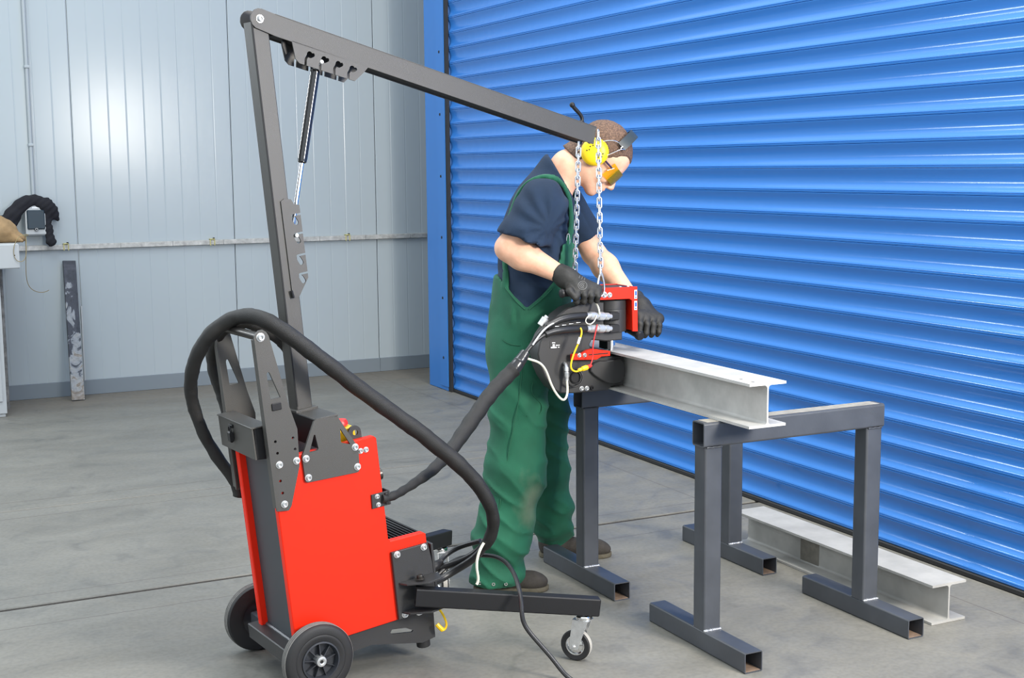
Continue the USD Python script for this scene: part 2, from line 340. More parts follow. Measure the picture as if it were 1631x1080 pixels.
def world_of(mesh):                   # from the worker's frame to the world
    t = mesh.copy(); q = t.vertices
    t.vertices = np.stack([q[:, 0] * math.cos(YAW) + q[:, 1] * math.sin(YAW), -q[:, 0] * math.sin(YAW) + q[:, 1] * math.cos(YAW), q[:, 2]], 1)
    if t.volume < 0: t.invert()
    return t


# ------------------------------------------------------------------ the setting
fl = thing('floor', kind='structure')
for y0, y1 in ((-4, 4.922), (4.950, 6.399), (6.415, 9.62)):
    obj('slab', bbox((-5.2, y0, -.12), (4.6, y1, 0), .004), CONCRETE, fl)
for y0, y1 in ((4.915, 4.955), (6.395, 6.42)):
    obj('joint_filler', bbox((-5.2, y0, -.1), (4.6, y1, -.006), 0), JOINT, fl)

wb = thing('wall_back', kind='structure')
def panel(x0, x1):
    """A sandwich panel with shallow upright micro-ribs and a tongue joint at each side."""
    n = 9; w = (x1 - x0 - .004) / n; pts = [(x0 + .002, 0), (x0 + .002, .05)]
    for i in range(n):
        a = x0 + .002 + i * w; lift = .0005 if i % 2 else 0.
        pts += [(a + .004, .05 + .004 + lift) if i == 0 else (a + .006, .054 + lift), (a + w - .006, .054 + lift)]
        if i < n - 1: pts += [(a + w, .0534)]
    pts += [(x1 - .002, .05), (x1 - .002, 0)]
    return prism([(x, d) for x, d in pts], (0, 9.624, .0), (1, 0, 0), (0, -1, 0), 4.6) if False else prism([(x, -d) for x, d in pts], (0, 9.624, 0), (1, 0, 0), (0, 1, 0), 4.6)
for i in range(-6, 3):
    x0 = 1.405 + 1.09 * i
    obj('panel', panel(x0, x0 + 1.09), WALL, wb, smooth=False)
bs = thing('baseboard_back', kind='structure')
for i in range(-6, 3):
    x0 = 1.405 + 1.09 * i
    obj('skirting_length', bbox((x0 + .001, 9.558, 0), (x0 + 1.089, 9.575, .104), .002), SKIRT, bs)
w1 = thing('window_1', kind='structure')
for a, b in (((-4.62, 9.515, 2.88), (-1.58, 9.575, 2.93)), ((-4.62, 9.515, 3.57), (-1.58, 9.575, 3.62)), ((-4.62, 9.515, 2.93), (-4.56, 9.575, 3.57)), ((-1.64, 9.515, 2.93), (-1.58, 9.575, 3.57))):
    obj('window_frame', bbox(a, b, .003), GREY, w1)
wr = obj('wall_right', bbox((4.45, 8.3, 0), (4.6, 9.6, 4.6), .003), WALL, kind='structure')

# roller shutter: one curved slat after another, hollow towards the room
door = thing('door_1', kind='structure')
P = .1004
prof = [(0, .0025), (.001, .0055), (.007, .0072), (.0092, .0045), (.0115, .0072), (.0165, .006), (.021, .003), (.028, -.002), (.037, -.0068), (.048, -.0095), (.060, -.0094), (.073, -.0060), (.085, -.0002), (.0935, .0046), (.0985, .0058), (P - .0002, .003), (P - .0002, -.018), (0, -.018)]
slat0 = prism([(3.70 - d, z) for z, d in prof], (0, 8.43, 0), (1, 0, 0), (0, 0, 1), 12.4)
for k in range(43):
    t = slat0.copy(); t.vertices = t.vertices + V(0, 0, .0235 + P * k)
    obj('slat', t, BLUE, door, smooth=40)
obj('bottom_seal', bbox((3.688, -3.95, 0), (3.72, 8.43, .022), .004), RUBBER, door)

tr = thing('trim_1', kind='structure')     # guide post at the shutter's far end
obj('guide_post', prism([(3.672, 8.452), (4.3, 8.452), (4.3, 8.79), (3.672, 8.79)], (0, 0, 0), (1, 0, 0), (0, 1, 0), 4.5, .004), BLUE2, tr)
obj('guide_lip', bbox((3.664, 8.448, .03), (3.672, 8.575, 4.5), .002), BLUE2, tr)
obj('guide_brush', bbox((3.672, 8.41, 0), (3.69, 8.452, 4.5), .003), RUBBER, tr)
for i in range(10):
    obj('screw', lathe([(0, .004), (.007, .004), (.011, 0), (0, 0)], (3.6645, 8.515, .231 + .4185 * i), (-1, 0, 0), 10), INK, tr)

# ------------------------------------------------------------------ two welded steel stands
def make_stand(label):
    t = thing('steel_stand', label, 'stand', (2.73, 3.49, 0), 'pair of dark grey welded stands under the beam')
    x0, x1, y0, y1, w = 2.372, 3.09, 3.222, 3.768, .066
    for xa in (x0, x1 - w):
        xc = xa + w / 2
        obj('foot', tube_rect((xc, y0, w / 2), (xc, y1, w / 2), w, w, .0035, rad=.006), STAND, t)
        obj('dust_in_foot', bbox((xa + .006, y0 + .004, .0035), (xa + w - .006, y0 + .12, .0055), 0), RUST, t)
        obj('post', tube_rect((xc, 3.475, w), (xc, 3.475, .665), w, w - .002, .004, (0, 1, 0)), STAND, t)
        q = []
        for i in range(14):
            q.append(trimesh.creation.icosphere(1, .0042 + .0022 * rng.random())); q[-1].apply_translation((xa + .004 + (w - .008) * i / 13, 3.4415, w + .001))
        for i in range(10):
            q.append(trimesh.creation.icosphere(1, .002 + .0015 * rng.random())); q[-1].apply_translation((xa + .0035, 3.444 + .06 * i / 9, w + .001))
        obj('weld_bead', q, WELD, t)
        obj('weld_bead', [tube(spline([(xa + .004 + .058 * i / 6, 3.4412, .6645 + .001 * (i % 2)) for i in range(7)], 14), .0026, 6)], STAND, t)
    obj('crossbar', tube_rect((x0 - .006, 3.475, .705), (x1 + .006, 3.475, .705), .066, .08, .0045, (0, 0, 1), .009), STAND, t)
    obj('wear_strip', bbox((x0 + .01, 3.449, .7449), (x1 - .01, 3.501, .7455), 0), DUST, t, label='dusty scuffed top of the crossbar')
    return t
s1 = make_stand('dark grey welded steel stand carrying the free end of the beam, nearest the camera')
s2 = UsdGeom.Xform.Define(stage, unique('/World', 'steel_stand')); s2.AddTranslateOp().Set(Gf.Vec3d(2.73, 4.272, 0))
s2.GetPrim().GetReferences().AddInternalReference(s1.path); s2.GetPrim().SetInstanceable(True)
say(s2.GetPrim(), label="dark grey welded steel stand under the punch, in front of the worker's feet", category='stand', group='pair of dark grey welded stands under the beam')

# ------------------------------------------------------------------ steel beams
def h_profile(w, h, tf, tw, r=.010):
    pts = [(-w/2, 0), (w/2, 0), (w/2, tf)]
    arc = lambda cx, cy, a0: [(cx + r * math.cos(a), cy + r * math.sin(a)) for a in np.linspace(a0, a0 - math.pi / 2, 6)]
    pts += arc(tw/2 + r, tf + r, -math.pi / 2) + arc(tw/2 + r, h - tf - r, math.pi)
    pts += [(w/2, h - tf), (w/2, h), (-w/2, h), (-w/2, h - tf)]
    pts += arc(-tw/2 - r, h - tf - r, math.pi / 2) + arc(-tw/2 - r, tf + r, 0) + [(-w/2, tf)]
    return Polygon(pts)
H1 = .140
bm_ = thing('steel_beam', 'short pale grey steel H-beam lying across both stands, its far end in the punch', 'steel beam', (2.503, 3.83, .745))
ang = math.radians(.4)
bx = V(math.cos(ang), -math.sin(ang), 0); by = V(math.sin(ang), math.cos(ang), 0)
o1 = V(2.497, 3.293, .7456)
wbm = m3.Manifold.extrude(m3.CrossSection([np.array(h_profile(.138, H1, .0085, .0058).exterior.coords)[:-1]]), 1.16)
for dx, dz in ((-.037, .036), (-.038, .096)):
    wbm = wbm - m3.Manifold.cylinder(.06, .0105, .0105, 24).rotate((-90, 0, 0)).translate((dx, H1 - .03, dz))
t = tm(wbm); q = t.vertices.copy(); t.vertices = o1 + q[:, :1] * bx + q[:, 1:2] * V(0, 0, 1) + q[:, 2:] * by
if t.volume < 0: t.invert()
obj('h_section', t, BEAM, bm_, smooth=40)
b2 = thing('steel_beam', 'longer grey steel H-beam lying on the floor beside the blue shutter', 'steel beam', (3.27, 4.05, 0))
t = plate(h_profile(.15, .138, .0085, .006), (3.263, 3.288, .001), (1, 0, 0), (0, 0, 1), 1.0)
t.vertices[:, 1] = 3.288 + (3.288 - t.vertices[:, 1]) * -0 + (t.vertices[:, 1] - 3.288) * -1 * 1.13 if t.vertices[:, 1].min() < 3.2 else 3.288 + (t.vertices[:, 1] - 3.288) * 1.13
if t.volume < 0: t.invert()
obj('h_section', t, BEAM2, b2, smooth=40)
obj('brown_stripe', bbox((3.2585, 3.965, .012), (3.2602, 4.075, .126), 0), BRONZE, b2, label='brown unprimed patch across the web')

# ------------------------------------------------------------------ the mobile punching unit
TH, AL = math.radians(6.5), math.radians(5.8)
u = V(math.cos(TH), math.sin(TH), 0); ev = V(-math.sin(TH), math.cos(TH), 0); zz = V(0, 0, 1)
ea = math.cos(AL) * u + math.sin(AL) * zz; eb = -math.sin(AL) * u + math.cos(AL) * zz
A0 = V(1.111, 3.717, .124)
W = lambda a, v, b: A0 + a * ea + v * ev + b * eb
cart = thing('punching_unit', 'red and black wheeled hydraulic power unit with a tall mast and lifting boom', 'machine', (1.25, 3.87, 0))
WD = .32
def side(poly, v_outer, depth, r=0., m=None, name='plate', holes=(), near=True, label=None):
    """A sheet standing in the plane of the unit's side; v_outer is its outer face, depth its thickness inwards."""
    o = W(0, v_outer + depth if near else v_outer, 0)
    if holes: mesh = plate(Polygon(poly, holes), o, ea, eb, depth)
    else: mesh = prism(poly, o, ea, eb, depth, r)
    return obj(name, mesh, m, cart, label=label)
hole = lambda x, y, r: [(x + r * math.cos(t), y + r * math.sin(t)) for t in np.linspace(0, 2 * math.pi, 12, endpoint=False)]
SIDE = [(0, 0), (.347, 0), (.345, .012), (.471, .012), (.471, .246), (.462, .253), (.347, .256), (.341, .262), (.340, .584), (.332, .592), (0, .592)]
side(SIDE, 0, .026, .003, RED, 'side_panel', label='large red side panel')
side(SIDE, WD - .026, .026, .003, RED, 'side_panel', near=False)
obj('rear_panel', prism([(.026, -.01), (WD - .026, -.01), (WD - .026, .66), (.026, .66)], W(.022, 0, 0), ev, eb, .012, .001), REAR, cart, label='anthracite rear panel')
obj('front_panel', prism([(.026, .23), (WD - .026, .23), (WD - .026, .575), (.026, .575)], W(.318, 0, 0), ev, eb, .012, .001), REAR, cart)
obj('top_cover', prism([(.034, .026), (.318, .026), (.318, WD - .026), (.034, WD - .026)], W(0, 0, .55), ea, ev, .012, .001), INK, cart)
for i in range(9):
    obj('grille_rib', box(W(.356 + .0125 * i, WD / 2, .243), (.0065, WD - .056, .02), .0015, (ea, ev, eb)), BLACK, cart)
obj('step_cover', prism([(.335, .02), (.465, .02), (.465, .236), (.335, .236)], W(0, WD - .028, 0), ea, eb, WD - .056, .001), INK, cart)
# skid below the panels
SK = [(.02, .0), (.02, -.02), (.13, -.052), (.24, -.054), (.43, -.105), (.472, -.105), (.478, -.004), (.345, -.002), (.345, 0)]
SK = [(.02, 0.001), (.05, -.05), (.184, -.060), (.251, -.0585), (.425, -.106), (.472, -.101), (.476, 0.001)]
slot = [(.318, -.040), (.325, -.046), (.392, -.060), (.398, -.056), (.372, -.040), (.325, -.031)]
for v0, near in ((.016, True), (WD - .022, False)):
    side(SK, v0, .006, 0, BLACKM, 'skid_plate', (slot,), near)
obj('skid_floor', prism([(.05, .022), (.46, .022), (.46, WD - .022), (.05, WD - .022)], W(0, 0, -.012), ea, ev, .010, .001), BLACKM, cart)
for v0 in (.045, WD - .045):
    obj('foot_pad', cyl(W(.442, v0, -.13), W(.442, v0, -.09), .022), RUBBER, cart)
# axle and rear wheels
R0 = .110
AX = V(1.165, 3.652, R0)
obj('axle_bar', box(AX + ev * .2545 - .012 * u + V(0, 0, .006), (.044, .41, .046), .004, (u, ev, zz)), STAND, cart)
obj('axle_cover', box(W(.012, WD / 2, -.018) , (.075, WD, .05), .003, (ea, ev, eb)), BLACKM, cart)
def wheel(c, out, name='wheel'):
    """c: middle of the outer face; out: outward axis."""
    w = obj(name, lathe([(.058, -.003), (.070, .0), (.076, .0005), (.079, -.0015), (.083, 0), (.098, -.001), (.105, -.006), (.1085, -.012), (.1085, -.040), (.104, -.046), (.07, -.048), (.058, -.044), (.058, -.003)], c, out, 56), RUBBER, cart, smooth=40)
    tread = [lathe([(.1085, z0), (.1099, z0 - .001), (.1099, z0 - .006), (.1085, z0 - .007)], c, out, 56) for z0 in (-.012, -.021, -.030)]
    obj('tread', tread, TREAD, w)
    x, y, d = frame_of(out)
    rim = [lathe([(.0595, -.006), (.0595, .001), (.055, .002), (.0525, -.006), (.050, -.018), (.022, -.022), (.0, -.022), (0, -.03), (.0595, -.03), (.0595, -.006)], c, out, 40)]
    for i in range(9):
        a = i * 2 * math.pi / 9 + .2; rd = math.cos(a) * x + math.sin(a) * y; td = np.cross(d, rd)
        rim.append(prism([(.014, -.024), (.0525, -.024), (.0525, -.008), (.014, -.002)], V(*c) + td * .0012, rd, d, .0024))
    obj('rim', rim, RIM, w)
    obj('hub', [lathe([(.0055, -.02), (.0055, .004), (.0085, .0055), (.0095, .004), (.0105, .0055), (.015, .0045), (.0165, 0), (.0165, -.022), (.0055, -.02)], c, out, 24)], ZINC, w)
    obj('hub_bore', lathe([(0, .003), (.0055, .003), (.0055, -.01), (0, -.01)], c, out, 14), INK, w)
wheel(AX, -ev); wheel(AX + ev * .512, ev)
# hanger posts with the cross tube
HP = [(-.006, .442), (.030, .436), (.040, .448), (.080, .559), (.088, .669), (.071, .744), (.037, .955), (.031, .967), (.021, .975), (.009, .974), (-.002, .966), (-.008, .953)]
sl = [(.016, .845), (.019, .851), (.024, .851), (.027, .845), (.049, .772), (.018, .772)]
hs = [hole(*c, .0042) for c in ((.016, .647), (.018, .612), (.071, .646), (.073, .612), (.016, .529), (.018, .492))]
for v0, near in ((-.008, True), (WD, False)):
    side(HP, v0, .008, 0, POWDER, 'hanger_post', [sl] + hs, near)
    o = v0 if near else v0
    obj('post_flange', box(W(-.006, (v0 + .011 if near else v0 - .003), .700), (.004, .026, .50), .001, (ea, ev, eb)), POWDER, cart)
    obj('cable_clip', box(W(.033, (v0 - .001 if near else v0 + .009), .748), (.028, .006, .022), .002, (ea, ev, eb)), BLACK, cart)
for c in ((.019, .577), (.073, .577), (.019, .458)): bolt(cart, W(*[c[0], -.008, c[1]]), -ev)
bolt(cart, W(.012, -.008, .955), -ev, s=1.15)
obj('hose_rest', cyl(W(.012, 0, .955), W(.012, WD, .955), .0125), DARKR, cart, label='horizontal tube the hoses hang over')
# lockable box at the back
bxp = obj('document_box', prism([(-.036, .597), (.02, .590), (.02, .688), (-.030, .690)], W(0, WD - .026, 0), ea, eb, WD - .055, .002), BLACK, cart, label='lockable black box behind the posts')
obj('box_front', prism([(.027, .597), (WD - .024, .597), (WD - .024, .690), (.027, .690)], W(-.033, 0, 0) - .004 * ea, ev, eb, .004), POWDER, bxp)
obj('box_lid', prism([(-.040, .024), (.016, .024), (.016, WD - .022), (-.040, WD - .022)], W(0, 0, .689), ea, ev, .005, .0015), POWDER, bxp)
pk = W(-.046, .185, .655)
obj('padlock', [box(pk - .012 * eb, (.012, .020, .034), .004, (ea, ev, eb)), tube(pk + np.array([.008 * math.cos(t) * ev + (.006 + .015 * math.sin(t)) * eb for t in np.linspace(0, math.pi, 14)]), .0026, 8), box(pk + .02 * eb + .006 * ea, (.008, .024, .010), .002, (ea, ev, eb))], BLACK, bxp)
# mast bracket with its hinge plates
HPL = [(.092, .585), (.093, .508), (.099, .504), (.262, .497), (.268, .501), (.274, .569), (.265, .588), (.218, .679), (.150, .686), (.143, .681)]
t1 = [(.137, .641), (.141, .640), (.146, .597), (.142, .592), (.116, .592)]
t2 = [(.222, .641), (.219, .602), (.222, .597), (.249, .587)]
side(HPL, -.008, .008, 0, POWDER, 'hinge_plate', (t1, t2)); side(HPL, WD, .008, 0, POWDER, 'hinge_plate', (t1, t2), False)
for c in ((.103, .576), (.103, .518), (.263, .575), (.263, .514)): bolt(cart, W(c[0], -.008, c[1]), -ev)
for c in ((.283, .557), (.301, .557)): bolt(cart, W(c[0], 0, c[1]), -ev, s=.8)
obj('bracket_top', prism([(.146, -.004), (.222, -.004), (.222, WD + .004), (.146, WD + .004)], W(0, 0, .679), ea, ev, .006, .001), POWDER, cart)
obj('bracket_back', prism([(-.004, .598), (WD + .004, .598), (WD + .004, .684), (-.004, .684)], W(.143, 0, 0) , ev, eb, .005, .001), BLACK, cart)
# lifting lug, emergency stop, latch and port at the front edge
lug = Polygon([(.262, .57), (.262, .603)] + [(.283 + .021 * math.cos(t), .610 + .021 * math.sin(t)) for t in np.linspace(math.pi, 0, 12)] + [(.304, .57)], [hole(.285, .609, .009)])
obj('lifting_lug', plate(lug, W(0, .034, 0), ea, eb, .008), BLACKM, cart)
obj('stop_box', box(W(.262, .085, .598), (.075, .05, .05), .006, (ea, ev, eb)), YELLOW, cart, label='yellow emergency stop box')
obj('stop_button', lathe([(0, .02), (.02, .02), (.024, .012), (.024, .004), (.014, .0), (.014, -.01), (0, -.01)], W(.265, .085, .624), eb, 20), REDP, cart)
obj('port_cap', cyl(W(.335, .055, .455), W(.366, .055, .458), .020), DARKR, cart)
lt = obj('hose_clamp_plate', prism([(.297, .372), (.299, .416), (.356, .416), (.358, .372)], W(0, 0, 0), ea, eb, .006, .001), BLACKM, cart)
obj('clamp_bar', box(W(.346, -.009, .395), (.010, .012, .034), .002, (ea, ev, eb)), BLACK, lt)
obj('clamp_lip', box(W(.357, .012, .395), (.005, .04, .044), .001, (ea, ev, eb)), BLACKM, lt)
for c in ((.317, .407), (.318, .381)): bolt(cart, W(c[0], -.006, c[1]), -ev, s=.7)
# outriggers with casters
def outrigger(near):
    sv = -.012 if near else WD + .012; n = -ev if near else ev; s_ = -1 if near else 1
    FB = [(.340, .004), (.341, .222), (.468, .220), (.484, .10), (.484, .004)]
    side(FB, sv if near else WD, .012, .0015, BLACKM, 'outrigger_bracket', near=near)
    arm = obj('outrigger', None or tube_rect(W(.388, sv + s_ * .034, .078), (V(2.035, 3.535, .176) if near else V(2.035, 3.535, .176) + 0), .044, .056, .004, (0, 0, 1), .005), BLACK, cart) if near else None
    if not near:
        st = W(.388, WD + .046, .082); e0 = V(2.035, 3.535, .176) - A0; en_ = A0 + (e0 @ u) * .965 * u + (WD - e0 @ ev) * ev + (e0[2] + .022) * zz
        arm = obj('outrigger', tube_rect(st, en_, .044, .056, .004, (0, 0, 1), .005), BLACK, cart)
    else: st, en_ = W(.388, sv - .034, .078), V(2.035, 3.535, .176)
    d = nrm(en_ - st)
    obj('end_cap', box(en_ + d * .001, (.040, .052, .005), .001, (np.cross(zz, d), nrm(zz - d * d[2]), d)), BLACK, arm)
    for b0 in (.122, .028):
        obj('bracket_ear', prism([(.352, 0), (.478, 0), (.486, .018), (.47, .060), (.42, .068), (.365, .03)], W(0, sv + (0 if near else 0), b0), ea, n, .006, .0008) if near else prism([(.352, 0), (.478, 0), (.486, .018), (.47, .060), (.42, .068), (.365, .03)], W(0, WD + .012, b0), ea, n, .006, .0008), BLACKM, cart)
    obj('pivot_bolt', lathe([(0, .012), (.009, .012), (.011, .010), (.011, .002), (.016, 0), (0, 0)], W(.412, sv + s_ * .032, .128), eb, 14), DARKR, cart)
    obj('bracket_web', prism([(.476, .010), (.484, .010), (.484, .215), (.476, .215)], W(0, .036 if near else WD + .014, 0), ea, eb, .05, .001), BLACKM, cart)
    if near:
        for c in ((.358, .212), (.452, .211), (.362, .016)): bolt(cart, W(c[0], sv, c[1]), -ev)
        bolt(cart, W(.412, sv, .012), -ev, s=1.25)
    # caster
    cx = en_ - d * .045; top = cx[2] - .030; cxy = V(cx[0], cx[1], 0)
    yaw = math.radians(-52 if near else 80); f_ = V(math.cos(yaw), math.sin(yaw), 0); sd = np.cross(zz, f_)
    wc = cxy - f_ * .026 + V(0, 0, .0505) - V(0, 0, 0)
    ca = obj('caster', [lathe([(0, top), (.024, top), (.027, top - .003), (.027, top - .010), (.024, top - .013), (.020, top - .016), (0, top - .016)], cxy, zz, 24), cyl(cxy + V(0, 0, top), cxy + V(0, 0, top + .006), .012)], CHROME, arm if False else cart)
    fork = []
    for s in (-1, 1):
        q = wc + sd * s * .0185
        fork.append(prism([(.048, top - .013), (-.004, top - .013), (-.016, .058), (-.014, .040), (.012, .040), (.020, .060)] if s > 0 else [(.048, top - .013), (-.004, top - .013), (-.016, .058), (-.014, .040), (.012, .040), (.020, .060)], V(q[0], q[1], 0) - sd * .0015, f_, zz, .003, .0005))
    fork.append(prism([(-.006, -.020), (.050, -.020), (.050, .020), (-.006, .020)], V(wc[0], wc[1], top - .0155), f_, sd, .003, .0005))
    obj('fork', fork, ZINC, ca)
    obj('tire', lathe([(.030, -.011), (.046, -.0125), (.0495, -.009), (.0502, -.004), (.0495, -.0035), (.0495, -.001), (.0502, -.0005), (.0502, .004), (.0495, .009), (.046, .0125), (.030, .011), (.030, -.011)], wc, sd, 40), RUBBER, ca)
    obj('tread', [lathe([(.0495, z0), (.0506, z0 + .0005), (.0506, z0 + .005), (.0495, z0 + .0055)], wc, sd, 40) for z0 in (-.0078, -.0027, .0024)], mat('caster_tread', (.42, .40, .36), .8), ca)
    obj('rim', [lathe([(.0, -.006), (.012, -.012), (.024, -.008), (.029, -.0125), (.0315, -.012), (.0315, .012), (.029, .0125), (.024, .008), (.012, .012), (0, .006)], wc, sd, 32)], CHROME, ca)
    obj('axle_nut', [cyl(wc - sd * .027, wc + sd * .027, .0045, 6, .001), cyl(wc - sd * .0235, wc + sd * .0235, .0075, 6, .001)], ZINC, ca)
outrigger(True); outrigger(False)
# safety pin on its yellow lanyard
pp = W(.478, .0, -.02)
obj('locking_pin', [tube(spline([W(.462, -.02, .02), W(.478, -.02, .0), W(.494, -.02, -.035), W(.496, -.02, -.062), W(.486, -.018, -.072), W(.476, -.016, -.066)], 24), .0036, 8), tube(spline([W(.484, -.016, -.072), W(.474, -.012, -.058), W(.470, -.008, -.05)], 8), .0075, 8)], YELLOW, cart, label='yellow cord with a moulded end')

# mast
BE = math.radians(6.0)
em = math.cos(BE) * ea + math.sin(BE) * ev; en = np.cross(eb, em)
M0 = W(.165, .13, 0)
K = lambda m, d, b: M0 + m * em + d * en + b * eb
def msheet(poly, d0, depth, m, name, holes=(), r=0.):
    """A sheet in the plane of mast and boom, its near face at d0."""
    o = K(0, d0 + depth, 0)
    mesh = plate(Polygon(poly, holes), o, em, eb, depth) if holes else prism(poly, o, em, eb, depth, r)
    return obj(name, mesh, m, cart)
obj('mast', tube_rect(K(.014, .027, .689), K(.024, .027, 1.836), .050, .054, .004, em, .004), POWDER, cart, label='upright mast, a square dark tube')
obj('mast_seam', prism([(-.0135, .702), (-.0095, .702), (.0005, 1.83), (-.0035, 1.83)], K(0, .0005, 0), em, eb, .0015), INK, cart)
obj('mast_foot', box(K(.014, .027, .688), (.075, .075, .008), .001, (em, en, eb)), POWDER, cart)
# boom: an inverted channel, its cheeks lapping the mast head
bd = nrm(V(1.315 - .054, 1.41 - 1.86)); BD = bd[0] * em + bd[1] * eb; BN = -bd[1] * em + bd[0] * eb; PIV = V(.023, 1.843)
BOOM = [(-.0300, .0), (-.0276, -.012), (-.02, -.0224), (-.008, -.029), (.06, -.034), (1.335, -.034), (1.335, .028), (.045, .028), (.0, .030), (-.012, .0275), (-.0225, .02), (-.0285, .009)]
bt = [(p[0] * bd[0] - p[1] * bd[1] + PIV[0], p[0] * bd[1] + p[1] * bd[0] + PIV[1]) for p in BOOM]
boomw = .062
msheet(bt, -.004, .004, POWDER, 'boom_cheek', r=.0008); msheet(bt, boomw - .004, .004, POWDER, 'boom_cheek', r=.0008)
KB = lambda q, d, h: K(*[PIV[0] + q * bd[0] - h * bd[1], d, PIV[1] + q * bd[1] + h * bd[0]])
obj('boom_top', prism([(.045, -.004), (1.335, -.004), (1.335, boomw), (.045, boomw)], KB(0, 0, .025), BD, en, .004, .0008), POWDER, cart)
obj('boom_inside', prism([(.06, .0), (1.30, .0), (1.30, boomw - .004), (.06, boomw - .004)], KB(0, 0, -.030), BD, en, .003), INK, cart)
bolt(cart, KB(0, -.004, 0), -en, s=1.1)
obj('boom_handle', [tube(spline([KB(1.290, .03, .028), KB(1.292, .03, .044), KB(1.284, .03, .056), KB(1.262, .03, .068), KB(1.236, .03, .082)], 20), np.linspace(.006, .0075, 20), 10), lathe([(0, 0), (.013, 0), (.013, .006), (.009, .012), (0, .012)], KB(1.290, .03, .028), BN, 16), trimesh.creation.icosphere(2, .0095).apply_translation(KB(1.236, .03, .082))], BLACK, cart, label='clamping lever on top of the boom tip')
obj('boom_tip', [box(KB(1.328, .028, .0), (.012, .05, .05), .002, (BD, en, BN)), tube(KB(1.318, .002, -.012) + np.array([.018 * math.cos(t) * BD * .6 + .020 * math.sin(t) * BN + 0 * en for t in np.linspace(0, 2 * math.pi, 24)]), .004, 8)], POWDER, cart)
# notched plates for the gas spring
def hook_row(x, n, pitch, r=.0095):
    """Hook-shaped openings entered from below."""
    q = []
    for i in range(n):
        c = x + i * pitch
        q.append(unary_union([Point(c, .0).buffer(r), LineString([(c, 0), (c + .004, -.004), (c + .012, .002)]).buffer(.0055), LineString([(c - .004, 0), (c - .010, -.016), (c - .006, -.040)]).buffer(.0038)]))
    return unary_union(q)
def loc(q, h): return (PIV[0] + q * bd[0] - h * bd[1], PIV[1] + q * bd[1] + h * bd[0])
pb = Polygon([(.112, -.03), (.135, -.078), (.150, -.087), (.345, -.086), (.372, -.050), (.384, -.03)]).difference(hook_row(.178, 4, .0500).buffer(0) if False else unary_union([__import__('shapely').affinity.translate(hook_row(.178, 4, .050), 0, -.053)]))
for d0 in (-.004, boomw - .004):
    parts = [g for g in getattr(pb, 'geoms', [pb]) if g.area > 2e-5]
    ms = [plate(Polygon([loc(*c) for c in g.exterior.coords], [[loc(*c) for c in h.coords] for h in g.interiors]), K(0, d0 + .004, 0), em, eb, .004) for g in parts]
    obj('boom_notch_plate', ms, POWDER, cart)
obj('boom_catch', [prism([(.096, -.03), (.112, -.03), (.126, -.058), (.116, -.070), (.100, -.048)], KB(0, .03, 0), BD, BN, .006, .001)], BLACK, cart)
mp = Polygon([(.018, 1.318), (.030, 1.324), (.052, 1.320), (.060, 1.306), (.078, 1.300), (.078, 1.082), (.040, 1.030), (.018, 1.030)])
op = []
for b0 in (1.268, 1.212, 1.148, 1.092):
    op.append(unary_union([LineString([(.056, b0 - .008), (.061, b0 - .018)]).buffer(.0075), LineString([(.052, b0), (.055, b0 - .008)]).buffer(.0065), LineString([(.052, b0 + .004), (.085, b0 + .006)]).buffer(.0032)]))
mp = mp.difference(unary_union(op))
mp = max(getattr(mp, 'geoms', [mp]), key=lambda g: g.area)
for d0 in (-.002, .052):
    obj('mast_notch_plate', plate(mp, K(0, d0 + .004, 0), em, eb, .004), POWDER, cart)
obj('mast_catch', [tube([K(.014, -.006, 1.052), K(.018, -.006, 1.030)], .004, 8)], BLACK, cart)
# gas spring
st_, sb_ = KB(.222, .028, -.062), K(.056, .028, 1.212)
dd = nrm(sb_ - st_); Ls = np.linalg.norm(sb_ - st_)
obj('gas_spring', lathe([(0, .022), (.012, .022), (.0145, .026), (.0145, .290), (.0135, .296), (.0135, .300), (.009, .304), (0, .304)], st_, dd, 24), mat('gloss_black', (.012, .012, .013), .12, coat=.5), cart, label='gloss black gas spring body')
obj('spring_rod', [lathe([(0, .30), (.0066, .30), (.0066, Ls - .015), (.004, Ls - .012), (0, Ls - .012)], st_, dd, 16)], CHROME, cart)
obj('spring_eye', [cyl(st_ - en * .034, st_ + en * .034, .0065), cyl(st_ - en * .008, st_ + en * .008, .011), tube([st_, st_ + dd * .026], .008, 12), cyl(sb_ - en * .034, sb_ + en * .034, .0065), cyl(sb_ - en * .008, sb_ + en * .008, .010), tube([sb_, sb_ - dd * .02], .006, 12)], ZINC, cart)

# ------------------------------------------------------------------ the hydraulic punch
tool = thing('hydraulic_punch', 'black C-frame hydraulic punch with red yoke, clamped over the end of the beam', 'punch', (2.35, 4.155, .746))
EX, EZ = (1, 0, 0), (0, 0, 1)
def xz(name, poly, y0, y1, m, r=0., parent=None, label=None, holes=()):
    """A slab between y0 (towards the camera) and y1 whose outline is given in x and z."""
    mesh = plate(Polygon(poly, holes), (0, y1, 0), EX, EZ, y1 - y0) if holes else prism(poly, (0, y1, 0), EX, EZ, y1 - y0, r)
    return obj(name, mesh, m, parent or tool, label=label)
def rounded(poly, k=2):
    P = np.asarray(poly, float)
    for _ in range(k): P = np.stack([.75 * P + .25 * np.roll(P, -1, 0), .25 * P + .75 * np.roll(P, -1, 0)], 1).reshape(-1, 2)
    return P
left = [(2.40, 1.068), (2.354, 1.074), (2.300, 1.066), (2.250, 1.053), (2.214, 1.031), (2.184, 1.001), (2.154, .965), (2.139, .934), (2.132, .898), (2.141, .854), (2.159, .815), (2.188, .773), (2.219, .752), (2.273, .747), (2.415, .747), (2.430, .759), (2.482, .761), (2.484, .868), (2.415, .868), (2.372, .884), (2.346, .900), (2.340, .918), (2.350, .934), (2.376, .930), (2.404, .925), (2.476, .926), (2.476, .958), (2.40, .960)]
